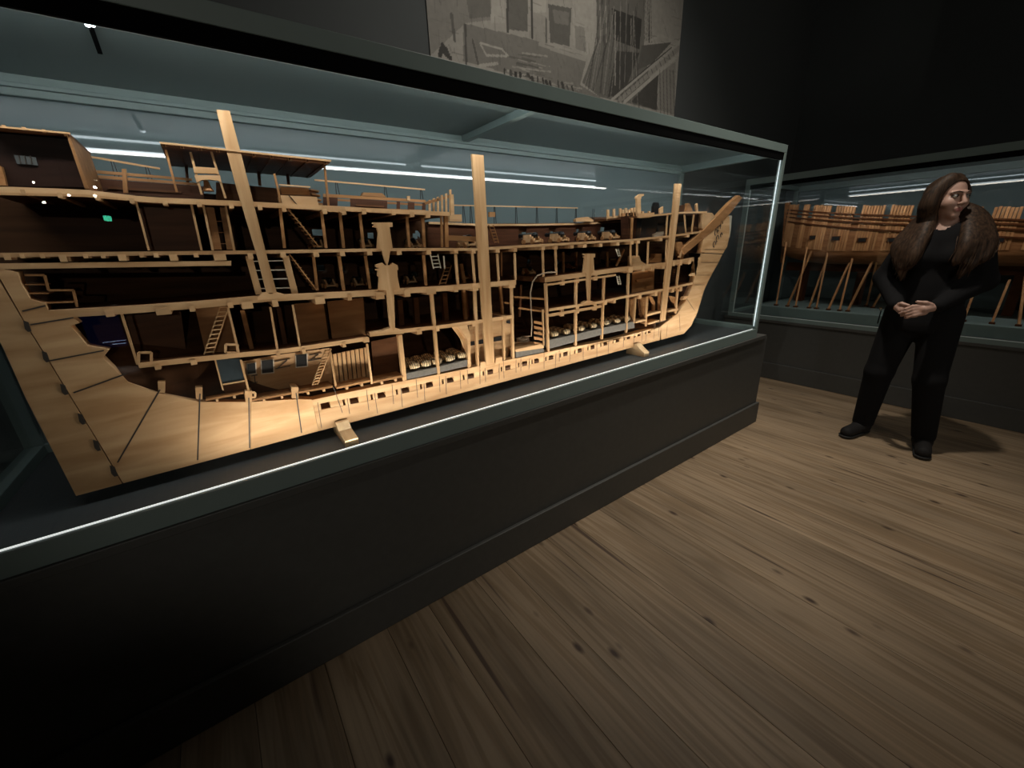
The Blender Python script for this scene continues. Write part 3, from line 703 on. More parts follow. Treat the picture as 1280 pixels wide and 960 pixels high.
# barrels
def barrel_mesh(ln, r):
    prof = [(.0, -.5), (.74, -.5), (.74, -.47), (.80, -.5), (.90, -.28), (1.0, 0), (.90, .28), (.80, .5), (.74, .47), (.74, .5), (0, .5)]
    b = MB().lathe([(max(.0003, a*r), h*ln) for a, h in prof], axis='x', n=14)
    hp = MB()
    for h in (-.40, -.24, .0, .24, .40):
        rr = r*(1.0-.20*(abs(h)*2)**1.6)+.0006
        hp.lathe([(rr, (h-.028)*ln), (rr+.0008, (h-.02)*ln), (rr+.0008, (h+.02)*ln), (rr, (h+.028)*ln)], axis='x', n=14)
    return b, hp
bm, hm = barrel_mesh(.042, .0165)
b0 = bm.build('barrel', plain('pale barrel staves', (.70, .50, .28), .5), None, smooth=True)
h0 = hm.build('hoops', M['bolt'], b0, smooth=True)
used = [False]
def place_barrel(x, y, z, label, group, s=1.0):
    if not used[0]: b, used[0] = b0, True
    else:
        b = b0.copy(); COL.objects.link(b); h = h0.copy(); COL.objects.link(h); h.parent = b
    b.location = (x, y, z); b.rotation_euler = (random.uniform(-2, 2), 0, random.uniform(-.04, .04)); b.scale = (s, s, s)
    tag(b, label, 'barrel', group)
rowA = [(517.5, 459), (532, 456), (545.5, 452.5), (562, 449), (577, 446)]
rowB = [(693, 417), (708, 414.5), (726, 410), (741.5, 406.5), (757.5, 402.5), (771, 399.5), (784, 397)]
RL = {'aft': ['front row of barrels on the short ballast bed', 'second row of barrels on the short ballast bed', 'third row of barrels on the short ballast bed', 'rearmost row of barrels on the short ballast bed'],
      'fwd': ['front row of barrels on the long ballast bed', 'second row of barrels on the long ballast bed', 'third row of barrels on the long ballast bed', 'rearmost row of barrels on the long ballast bed']}
for row, key, tops in ((rowA, 'aft', [(508, 467), (546, 459), (587, 449)]), (rowB, 'fwd', [(687, 425), (720, 418), (754, 410), (793, 402)])):
    lnp = [S(a, b, YS+.004) for a, b in tops]
    sc = .92
    for k in range(4):
        for j, q in enumerate(row):
            x, z = S(*q, YS+.026)
            zb = float(np.interp(x, [p_[0] for p_ in lnp], [p_[1] for p_ in lnp]))
            if YS+.026+.033*k > YS+B(x, zb+.02)-.03: continue
            place_barrel(x, YS+.026+.033*k, zb+.0172, 'small hooped model barrel in the '+RL[key][k], RL[key][k], sc)

# guns on their carriages
def gun_mesh():
    root = empty('model_cannon', (0, 0, 0))
    g = MB().lathe([(.001, -.028), (.004, -.027), (.004, -.024), (.0085, -.022), (.0088, -.010), (.0078, -.008), (.0075, .015), (.0066, .017), (.0058, .046), (.0072, .050), (.0072, .053), (.003, .053), (.002, .050)], o=(0, 0, .026), axis='y', n=12)
    g.build('gun_barrel', M['black'], root, smooth=True)
    for s in (-1, 1):
        ck = [(-.036, .005), (-.036, .011), (-.029, .011), (-.029, .017), (-.021, .017), (-.021, .0225), (-.012, .0225), (-.012, .028), (.020, .028), (.022, .005)]
        MB().prism(ck, s*.0125-.003, s*.0125+.003, axis='x').build('carriage_cheek', M['light'], root)
        for yy in (-.026, .014):
            MB().lathe([(.0072, -.003), (.0075, 0), (.0072, .003)], o=(s*.019, yy, .0075), axis='x', n=10).build('wheel', M['mid'], root)
    MB().box(-.0125, .0125, -.034, .020, .006, .011).build('bed', M['light'], root)
    return root
gun0 = gun_mesh(); gused = [False]
def place_gun(x, y, z, rz, label, group, s=1.0):
    if not gused[0]: r, gused[0] = gun0, True
    else:
        r = gun0.copy(); COL.objects.link(r)
        for ch in [c for c in gun0.children]:
            c = ch.copy(); COL.objects.link(c); c.parent = r
    r.location = (x, y, z); r.rotation_euler = (0, 0, rz); r.scale = (s, s, s)
    tag(r, label, 'model cannon', group)
def deck_z(pts, x):
    ln = [S(*q) for q in pts]; return float(np.interp(x, [q[0] for q in ln], [q[1] for q in ln]))
def gun_row(pxs, py, dk, yy, label, group, s=1.0):
    for px_ in pxs:
        x = S(px_, py, yy)[0]; z = deck_z(dk, x)
        place_gun(x, yy, z+.0005, random.uniform(-.08, .08), label, group, s)
gun_row((583, 664, 697, 731, 761), 304, D3, 1.56, 'small black cannon on a stepped pale carriage on the open waist deck', 'cannons on the open waist deck', 1.5)
gun_row((395, 455, 515), 304, D3, 1.66, 'small black cannon on a stepped carriage under the quarterdeck', 'cannons under the quarterdeck', 1.2)
gun_row((410, 447, 512, 580, 660, 712, 768), 350, D2, 1.66, 'small black cannon on a stepped carriage on the shaded lower gun deck', 'cannons on the lower gun deck', 1.1)
# forward part of the lower gun deck sits on the forward deck line
for o in list(COL.objects):
    if o.name.startswith('model_cannon') and 'lower gun deck' in o.get('label', '') and o.location.x > S(645, 350)[0]:
        o.location.z = deck_z(D2f, max(o.location.x, S(682, 347)[0]))+.0005

# waist bulwark: pale cap rail and russet boards on the far side
def far(px, py, y): p = PY(px, py, y); return (p[0], y, p[2])
cap = []
for px_, py_ in ((535, 278.5), (600, 281), (660, 281), (720, 280), (770, 277.5), (800, 275)):
    p = PY(px_, py_, 1.745); cap.append((p[0], p[2]))
mb = MB()
xs = np.linspace(cap[0][0], cap[-1][0], 30)
for x in xs:
    z = float(np.interp(x, [c[0] for c in cap], [c[1] for c in cap])); yy = YS+B(x, z)
    mb.v += [(x, yy-.022, z+.004), (x, yy+.018, z+.004), (x, yy+.018, z-.005), (x, yy-.022, z-.005)]
for i in range(len(xs)-1):
    for k in range(4):
        a, c = i*4+k, i*4+(k+1) % 4; mb.f.append((a, a+4, c+4, c))
mb.build('cap_rail', M['light'], ship)
mb = MB()
for i, x in enumerate(xs):
    z1 = float(np.interp(x, [c[0] for c in cap], [c[1] for c in cap]))-.005; z0 = deck_z(D3, x)+.002
    y1 = YS+B(x, z1)-.006; y0 = YS+B(x, z0)-.006
    mb.v += [(x, y0, z0), (x, y1, z1), (x, y1-.004, z1), (x, y0-.004, z0)]
for i in range(len(xs)-1):
    xm = (xs[i]+xs[i+1])/2
    if any(abs(xm-p[0]) < .022 and p[1] > 1.42 for p in ports): continue
    for k in range(4):
        a, c = i*4+k, i*4+(k+1) % 4; mb.f.append((a, a+4, c+4, c))
mb.build('bulwark_lining', M['red'], ship)
P('breast_beam', [(559, 294), (600, 296), (600, 302), (559, 300.5)], .02, 'mid', YS+.02)

# hand rails on dark iron stanchions along the far side
def hand_rail(a, b, ypl, posts, zbase):
    p, q = far(*a, ypl), far(*b, ypl)
    rl = empty('hand_rail', (p[0], ypl, p[2])); rl.parent = ship; rl.matrix_parent_inverse = parent_inv(ship)
    MB().bar(p, q, .006, .005).build('rail', M['light'], rl)
    for px_ in posts:
        t = (px_-a[0])/(b[0]-a[0]); x = far(px_, a[1]+(b[1]-a[1])*t, ypl)
        tt = (x[0]-p[0])/(q[0]-p[0]); z = p[2]+(q[2]-p[2])*tt
        for dx in (-.006, .006):
            MB().bar((x[0]+dx, ypl, zbase(x[0])), (x[0]+dx*.4, ypl, z), .0025).build('stanchion', M['black'], rl)
cz = lambda x: float(np.interp(x, [c[0] for c in cap], [c[1] for c in cap]))
hand_rail((567, 256.5), (722, 260), 1.745, (579, 588, 618, 645, 671, 696, 720), cz)
hand_rail((393, 225), (531, 237), 1.735, (420, 481, 526), lambda x: 1.60)
hand_rail((112, 196), (200, 211), 1.72, (140, 183), lambda x: 1.60)
for px_ in (741, 743):
    p = far(px_, 261, 1.745); MB().bar((p[0], 1.745, cz(p[0])), p, .002).build('stanchion', M['black'], ship)
P('fife_rail', [(720, 274), (724, 272), (735, 271), (742, 275), (742, 277), (720, 277)], .02, 'light', 1.72)
# carved quarterdeck bulwark
def qrail(pts, y, mat='mid', name='bulwark_rail', d=.006): return P(name, pts, d, mat, y)
qb = 1.725
qrail([(404, 242), (532, 250), (532, 253), (404, 246)], qb, 'mid'); qrail([(404, 247.5), (532, 255), (532, 257.5), (404, 250)], qb+.003, 'mid')
qrail([(404, 258), (532, 262.5), (532, 266), (404, 262)], qb, 'mid')
for x0, x1 in ((404, 422), (438, 484), (496, 500), (510, 518), (528, 532)):
    y0 = 246+(x0-404)*.0625; y1 = 246+(x1-404)*.0625
    qrail([(x0, y0), (x1, y1), (x1, y1+14), (x0, y0+14)], qb+.002, 'red', 'bulwark_panel', .004)
qrail([(445, 255), (480, 257), (480, 259.5), (445, 257.5)], qb-.003, 'brown', 'moulding')
qrail([(452, 244.5), (454, 240.5), (478, 241.5), (483, 246.5)], qb, 'mid', 'hatch_cover', .02)
qrail([(509, 250), (509, 245), (512.5, 245), (512.5, 251)], qb-.01, 'light', 'timber_head', .006)
# break of the quarterdeck: row of bright balusters stepping up
for k in range(6):
    px_ = 536+k*5.2; h = 250-k*2.0-(3 if k == 5 else 0)
    yy = 1.66-.030*k
    P('baluster', [(px_, h), (px_+2.2, h-.5), (px_+2.6, 265+k*.5), (px_+.4, 265+k*.5)], .006, 'light', yy)
P('baluster_rail', [(530, 253), (563, 243), (566, 243), (566, 246), (532, 256)], .006, 'mid', 1.60)
P('break_post', [(563, 243), (567, 243), (568, 268), (564, 269)], .010, 'light', 1.50)
P('break_locker', [(562, 268), (577, 268), (577.5, 277), (562, 277)], .03, 'light', 1.62)
P('bell_block', [(612, 265), (619, 265), (619, 271), (612, 271)], .012, 'mid', 1.60)

# poop cabin
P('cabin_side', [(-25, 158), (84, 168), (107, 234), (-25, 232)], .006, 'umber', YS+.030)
P('cabin_roof', [(-25, 156), (86, 166), (86, 169), (-25, 159)], .235, 'brown', YS)
P('cabin_roof_edge', [(-25, 155), (87, 165.5), (87, 167.5), (-25, 157)], .006, 'light', YS-.006)
for q in ((5, 158.5), (30, 161), (55, 164), (82, 168)):
    beam(q[0], q[1], 5, 4, .028)
P('cabin_front', [(83, 169), (87, 170), (111, 236), (106, 236)], .22, 'mid', YS)
wp = on([(18, 194), (45, 197), (48, 207), (22, 205)], .0305, 'tealbox', 'cabin_window', .004)
for k in range(3):
    on([(23+k*7, 194.5), (24.5+k*7, 194.6), (27+k*7, 205.5), (25.5+k*7, 205.4)], .0265, 'bolt', 'glazing_bar', .003, wp)
P('cabin_post', [(-5, 205), (2, 208), (8, 232), (-5, 232)], .012, 'mid', YS+.017)
# poop side carving
qp = 1.70
qrail([(112, 212), (240, 223), (240, 226), (112, 216)], qp, 'mid'); qrail([(112, 218), (250, 229), (250, 232), (112, 222)], qp+.003, 'mid')
qrail([(112, 223), (255, 233), (255, 250), (112, 240)], qp+.004, 'red', 'bulwark_panel', .004)
qrail([(135, 233), (226, 239), (226, 241.5), (135, 236)], qp-.003, 'brown', 'moulding')
P('bitt', [(152, 211), (157.5, 211), (160, 241), (154, 241)], .012, 'mid', 1.62)
qrail([(270, 228), (395, 240), (395, 258), (270, 250)], qp+.01, 'brown', 'bulwark_panel', .004)
# awning roof
P('awning_roof', [(200, 178.5), (413, 201), (412, 204), (201, 181.5)], .30, 'brown', YS)
P('awning_edge', [(199, 177), (414, 200), (414, 202), (200, 179.5)], .006, 'light', YS-.006)
for k in range(10):
    px_ = 205+k*22.4; beam(px_, 180.5+(px_-205)*.108, 5, 4.5, .008, 'light'); beam(px_, 181.2+(px_-205)*.108, 3.5, 3.5, .29, 'brown')
for a, b in (((207, 187), (221, 240)), ((406, 208), (411, 258)), ((343, 217), (352, 256))):
    pillar(a, b, 3, .01, 'mid')
for px_ in (232, 322, 358):
    pillar((px_, 200), (px_+3, 232), 4, .26, 'brown')
# belfry
for a, b in (((238, 190), (252, 243)), ((264, 189), (282, 248))):
    pillar(a, b, 3, .012, 'light2')
P('belfry_board', [(241, 208), (270, 210), (274, 217.5), (243, 216)], .012, 'light', YS+.008)
P('belfry_board', [(243, 219), (275, 219), (277, 228), (272, 225.5), (262, 224.5), (252, 225), (246, 228)], .012, 'light', YS+.010)
b_ = S(260, 236, YS+.03)
MB().lathe([(.002, .022), (.006, .018), (.008, .006), (.012, -.004), (.013, -.006)], o=(b_[0], YS+.03, b_[1]), n=14).build('bell', M['mid'], ship, smooth=True)
# companion box under the awning
P('companion_box', [(350, 244), (396, 246), (400, 263), (352, 258)], .05, 'light', YS+.01)
stroke((361, 244), (375, 260), .008, 'board_seam', ship, .002)
P('companion_rail', [(349, 230), (388, 233), (388, 234.5), (349, 231.5)], .004, 'light', YS+.012)
P('companion_wall', [(350, 233), (386, 235), (388, 244), (352, 243)], .01, 'mid', YS+.08)
for k in range(4):
    P('step', [(388+k*2, 236+k*5.5), (399+k*1.5, 238+k*5.5), (399+k*1.5, 240+k*5.5), (388+k*2, 238+k*5.5)], .03, 'mid', YS+.06)
P('deck_hatch', [(402, 257), (431, 259), (432, 265), (427, 266), (424, 264.5), (409, 263.5), (406, 265), (402, 264)], .03)
P('deck_hatch', [(512, 262), (537, 263.5), (537, 270), (534, 270), (531, 268), (519, 267), (515, 269), (512, 268)], .03)

# forecastle: galley stove, chimney, timber heads
P('galley_bricks', [(785, 270), (799, 271), (800, 300), (786, 300)], .05, 'red', YS+.06)
P('galley_stove', [(802, 274), (836, 271), (834, 281), (830, 279), (822, 279), (820, 291), (815, 293), (815, 298), (800, 299)], .07, 'black', YS+.03)
P('galley_oven', [(815, 291), (830, 289), (829, 296), (816, 297)], .03, 'cream', YS+.04)
P('oven_door', [(821, 279), (831, 279), (830, 290), (822, 291)], .01, 'tealbox', YS+.08)
P('stove_hood', [(817, 268), (817, 258), (819, 253), (823, 253), (824.5, 258), (824.5, 268)], .015, 'black', YS+.06)
P('chimney', [(796.5, 248), (801, 248), (801.5, 270), (797, 270)], .012, 'light', YS+.02)
P('chimney_cowl', [(795, 248), (796, 245.5), (800, 242.5), (805, 242.5), (805, 244.5), (801.5, 246), (802, 248)], .012, 'light', YS+.02)
P('beakhead_rail', [(759, 271), (778, 269), (778, 274), (759, 276)], .006, 'light', 1.66)
for px_, t in ((760.5, 262), (768, 261), (776, 260.5), (779, 262), (783, 260), (787, 262), (790, 260), (794, 259.5), (804, 264), (812, 264)):
    P('timber_head', [(px_-1.2, t), (px_+1.2, t), (px_+1.2, 271), (px_-1.2, 271)], .008, 'light', 1.64 if px_ < 780 else 1.60)
P('forecastle_rail', [(778, 266.5), (798, 265), (798, 271), (778, 271)], .01, 'mid', 1.60)
P('forecastle_rail', [(798, 267), (818, 265.5), (818, 270), (812, 272), (804, 272.5), (798, 272)], .01, 'light', YS+.01)
P('cat_post', [(825, 261), (829, 258), (829, 266), (825, 267)], .01, 'light', YS+.02)
P('belfry_gable', [(856, 267), (860, 254), (862, 254), (867, 266)], .02, 'mid', YS+.02)
P('beak_frame', [(870, 256), (872, 254), (873, 266), (871, 266)], .01, 'light', YS+.02)
P('gun_port_board', [(850, 257), (856, 256), (856, 265), (849, 266)], .01, 'brown', YS+.03)
P('bow_panel', [(866, 268), (878, 270), (874, 288), (866, 291)], .006, 'red', YS+.04)
P('bow_block', [(847, 279), (856, 278), (856, 292), (849, 294)], .03, 'tealbox', YS+.05)
P('breast_hook', [(846, 303), (852, 302), (857, 314), (852, 330), (847, 312)], .02, 'mid', YS+.006)
P('riding_bitt', [(790, 320), (799, 319.5), (801, 326), (808, 330.5), (790, 334)], .03, 'light', YS+.012)
P('riding_bitt', [(812, 328), (818, 322), (819, 317), (827, 317), (827, 328)], .03, 'mid', YS+.04)
P('sail_room', [(791, 340), (818, 337), (817, 362), (790, 367)], .006, 'mid', YS+.045)
P('sail_room_shelf', [(796, 350), (816, 347), (816, 350), (797, 353)], .02, 'mid', YS+.03)
for pts in ([(789, 374), (795, 373), (794, 402), (791, 396)], [(803, 372), (811, 370), (809, 400), (805, 398)], [(826, 365), (830, 364), (828, 390), (825, 392)], [(839, 370), (846, 372), (846, 386)]):
    P('bulkhead_post', pts, .02, 'mid', YS+.015)
P('bow_step', [(866, 342), (871, 341), (869, 345), (864, 345)], .02, 'light'); P('bow_step', [(855, 371), (860, 370), (858, 374), (853, 375)], .02, 'light')
P('curved_knee', [(812, 370), (815, 371), (819, 378), (819, 388), (816, 389), (816, 380)], .01, 'mid', YS+.03)

# cradle blocks that carry the keel
def cradle(px, py, label):
    x = PZ(px, py, CF)[0]; y0 = PZ(px, py, CF)[1]; zk = zb_at(x)
    pr = [(y0, CF+.0005), (YS+.05, CF+.0005), (YS+.05, zk-.0005), (YS-.002, zk-.0005), (YS-.004, zk+.020), (YS-.020, zk+.020), (YS-.045, zk-.002), (y0, CF+.026)]
    o = MB().prism(pr, x-.022, x+.022, axis='x').build('cradle_block', wood('varnished block', (.52, .36, .20), (.66, .48, .29), (30, 6, 30), .22, .1, spec=.5), None, bevel=.0015)
    tag(o, label, 'support block', 'blocks under the keel')
cradle(441, 558, 'varnished wooden block propping the keel near the stern, beside the slatted store')
cradle(808, 446, 'varnished wooden block propping the keel near the bow')

# ------------------------------------------------------------------ display case 2
FX, BX, Y2A, Y2B = 4.49, 5.68, 2.20, -1.90
z0, z1, zt0, zt1 = .600, .637, 1.885, 1.94
pl2 = empty('plinth', (5.1, .15, 0), 'charcoal plinth with skirting board under the case behind the woman', 'plinth')
box('body', M['plinth'], pl2, FX+.01, BX+.04, Y2B-.04, Y2A+.03, 0, .575)
box('skirting_board', M['plinth'], pl2, FX-.01, FX+.01, Y2B-.04, Y2A+.03, 0, .165, bevel=.004)
box('top_ledge', M['plinth'], pl2, FX-.003, BX+.04, Y2B-.04, Y2A+.03, .575, .60, bevel=.003)
d2 = empty('display_case', (5.1, .15, .60), 'teal framed glass case with amber hull on props, behind the woman', 'display case')
for a in ((FX, FX+.024, Y2B, Y2A, z0, z1), (BX-T, BX, Y2B, Y2A, z0, z1+.02), (FX+.024, BX-T, Y2A-T, Y2A, z0, z1+.02), (FX+.024, BX-T, Y2B, Y2B+T, z0, z1+.02)):
    box('bottom_rail', M['frame'], d2, *a, bevel=.002)
for a in ((FX, FX+.03, Y2B, Y2A, zt0, zt1), (BX-T, BX, Y2B, Y2A, 1.87, zt1), (FX+.03, BX-T, Y2A-T, Y2A, zt0, zt1), (FX+.03, BX-T, Y2B, Y2B+T, zt0, zt1)):
    box('top_rail', M['frame'], d2, *a, bevel=.002)
for a in ((FX, FX+.03, Y2A-.045, Y2A), (FX, FX+.03, Y2B, Y2B+.045)):
    box('post', M['frame'], d2, *a, z1, zt0, bevel=.002)
for a in ((BX-T, BX, Y2A-T, Y2A), (BX-T, BX, Y2B, Y2B+T)):
    box('post', M['frame'], d2, *a, z1+.02, 1.87, bevel=.002)
box('light_baffle', M['frame_dark'], d2, FX+.003, FX+.018, Y2B+.045, Y2A-.045, 1.848, zt0)
box('lid_panel', M['top'], d2, FX+.03, BX-T, Y2B+.01, Y2A-.01, zt1-.012, zt1-.004)
box('back_panel', M['back'], d2, BX-.03, BX-.02, Y2B+T, Y2A-T, z1+.02, 1.87)
box('case_floor', M['deckfloor'], d2, FX+.024, BX-.03, Y2B+.01, Y2A-.01, z0+.004, z1-.006)
box('raised_base', M['frame'], d2, FX+.10, BX-.08, Y2B+.12, 1.96, z1-.006, .722, bevel=.003)
box('glass_pane', M['glass'], d2, FX+.004, FX+.010, Y2B+.045, Y2A-.045, z1, 1.848)
box('glass_pane', M['glass'], d2, FX+.03, BX-T, Y2A-.022, Y2A-.016, z1+.02, zt0)
box('glowing_strip', M['led2'], d2, FX+.020, FX+.027, -1.8, 2.02, 1.853, 1.863)
box('glowing_strip', M['led2'], d2, FX+.031, FX+.037, -1.8, 2.02, 1.900, 1.906)
box('glass_edge', M['glass_edge'], d2, FX+.003, FX+.012, Y2B+.045, Y2A-.045, z1, z1+.004)
box('glass_edge', M['glass_edge'], d2, FX+.008, FX+.016, Y2A-.052, Y2A-.046, z1+.004, 1.84)
area('second_case_strip_beam', (FX+.045, .1, 1.845), (.75, 0, -1), .012, 3.8, W_CASE2*3.8, (1, .9, .78), spread=160)

# ------------------------------------------------------------------ ship model 2 (hull in frame on props)
s2 = empty('ship_model', (5.12, .2, .73), 'amber wooden hull with open ribs standing on slanted props behind the woman', 'ship model')
XC = 5.22
def b2(y): 
    u = max(0., min(1., (2.06-y)/.85)); return .40*(1-(1-u)**2.2)**.6+.004
def sheer(y): return float(np.interp(y, [-1.9, .3, .97, 1.4, 2.06], [1.58, 1.53, 1.605, 1.64, 1.715]))
def sec2(y, t):
    """rib line, t 0 at keel .. 1 at the top"""
    zt = sheer(y); bb = b2(y); rise = max(0., (y-1.5)/.56)
    zk = 1.12+.10*rise**2; zbil = 1.235+.05*rise
    if t < .5:
        a = t/.5*math.pi/2; return (XC-bb*math.sin(a)**.6, y, zk+(zbil-zk)*(1-math.cos(a))**1.3)
    k = (t-.5)/.5; return (XC-bb*(1-.10*k*k), y, zbil+(zt-zbil)*k)
ys2 = np.linspace(2.055, -1.75, 120); mb = MB(); nt_ = 22
gp2 = [PX(1015, 297, 4.85), PX(1045, 298, 4.83), PX(1078, 300, 4.82)]
gp2 = [(g[1], g[2]) for g in gp2]; dy = gp2[1][0]-gp2[2][0]
while gp2[-1][0] > -1.2: gp2.append((gp2[-1][0]-dy, gp2[-1][1]-.006 if gp2[-1][0] > .5 else gp2[-1][1]))
for y in ys2:
    for j in range(nt_+1): mb.v.append(sec2(y, .86*j/nt_))
for i in range(len(ys2)-1):
    for j in range(nt_):
        a = i*(nt_+1)+j; mb.f.append((a, a+1, a+nt_+2, a+nt_+1))
h2 = mb.build('hull_planking', M['hull2'], s2, smooth=True); sm = h2.modifiers.new('thick', 'SOLIDIFY'); sm.thickness = .012; sm.offset = 1
mb = MB()
for y in ys2:
    for j in range(nt_+1):
        p = sec2(y, .86*j/nt_); mb.v.append((2*XC-p[0]+.001, p[1], p[2]))
for i in range(len(ys2)-1):
    for j in range(nt_):
        a = i*(nt_+1)+j; mb.f.append((a, a+nt_+1, a+nt_+2, a+1))
mb.build('far_hull_planking', M['hull2'], s2, smooth=True)
# ribs in groups, with port gaps between the groups
grp = [PX(a, 254, 4.86)[1] for a in (974, 991, 1000, 1009, 1015, 1039.5, 1046, 1071.5, 1080, 1109, 1116, 1144)]
gy = list(zip(grp[0::2], grp[1::2])); per = gy[4][0]-gy[5][0]
while gy[-1][1] > -1.3: gy.append((gy[-1][0]-per, gy[-1][1]-per))
for a, b in gy:
    n = max(2, int(round((a-b)/.021)))
    for i in range(n):
        y = a+(b-a)*(i+.5)/n
        if y > 2.05: continue
        mb = MB(); wv = (a-b)/n*.40
        pts = [sec2(y, t) for t in (.52, .66, .80, .92, 1.0)]
        jit = random.uniform(-.004, .006)
        for k in range(len(pts)-1):
            p, q = pts[k], pts[k+1]
            mb.add([(p[0]-.006, y-wv, p[2]), (p[0]-.006, y+wv, p[2]), (p[0]+.012, y+wv, p[2]), (p[0]+.012, y-wv, p[2]),
                    (q[0]-.006, y-wv, q[2]+(jit if k == 3 else 0)), (q[0]-.006, y+wv, q[2]+(jit if k == 3 else 0)), (q[0]+.012, y+wv, q[2]+(jit if k == 3 else 0)), (q[0]+.012, y-wv, q[2]+(jit if k == 3 else 0))],
                   [(0,3,2,1),(4,5,6,7),(0,1,5,4),(1,2,6,5),(2,3,7,6),(3,0,4,7)])
        mb.build('rib', M['rib2'], s2)
def wale(dz0, dz1, hgt=.013, name='wale'):
    mb = MB(); ys = np.linspace(2.05, -1.75, 50)
    for y in ys:
        z = sheer(y)-np.interp(y, [-1.75, .97, 2.05], [dz0, dz0, dz1]); zt = sheer(y)
        k = max(0., (z-1.23)/(zt-1.23)); x = XC-b2(y)*(1-.10*k*k)-.007
        mb.v += [(x-.009, y, z-hgt/2), (x-.009, y, z+hgt/2), (x+.010, y, z+hgt/2), (x+.010, y, z-hgt/2)]
    for i in range(len(ys)-1):
        for k in range(4):
            a, c = i*4+k, i*4+(k+1) % 4; mb.f.append((a, c, c+4, a+4))
    mb.build(name, M['wale2'], s2)
for a, b in ((.085, .050), (.115, .082), (.150, .118), (.205, .160)): wale(a, b)
for y, z in gp2:
    k = max(0., (z-1.23)/(sheer(y)-1.23)); x = XC-b2(y)*(1-.1*k*k)
    f = MB().box(x-.012, x+.004, y-.034, y+.034, z-.020, z+.020).build('gun_port', M['wale2'], s2)
    MB().box(x-.0135, x-.011, y-.026, y+.026, z-.014, z+.014).build('port_opening', M['void'], f)
MB().box(XC-.02, XC+.02, -1.7, 1.98, 1.04, 1.125).build('keel', M['wale2'], s2)
yk = [1.8-.5*i for i in range(7)]
for y in yk: MB().box(XC-.05, XC+.05, y-.03, y+.03, .7222, 1.04).build('keel_block', M['wale2'], s2)
MB().bar((XC, 2.03, 1.12), (XC-.01, 2.08, 1.74), .03, .04, up=(0, 1, 0)).build('stem', M['hull2'], s2)
# props: an upright and a slanted one at every frame
pr = [((983, 303), (973.5, 363)), ((1009, 309), (997.5, 367)), ((1014.6, 314), (987, 368)), ((1036, 309), (1023, 373)), ((1034, 322), (1014, 372)), ((1068, 313), (1052, 377)), ((1062, 328), (1038, 376)), ((1097, 322), (1083, 383)), ((1091, 326), (1062, 379)), ((1125, 326), (1113, 388)), ((1122, 330), (1091, 385)), ((1262, 350), (1236, 415)), ((1225, 345), (1203, 405)), ((1282, 345), (1268, 420))]
for a, b in pr:
    q = PZ(*b, .7222)
    if q[0] < FX+.12 or q[0] > 5.2: q = np.array([4.68, PX(*b, 4.68)[1], .7222])
    p = PX(*a, 4.865); q = np.array([q[0], q[1], .7345])
    MB().bar(p, q, .014, .014).build('prop', M['rib2'], s2)
    MB().box(q[0]-.016, q[0]+.016, q[1]-.016, q[1]+.016, .7222, .736).build('prop_foot', M['wale2'], s2)

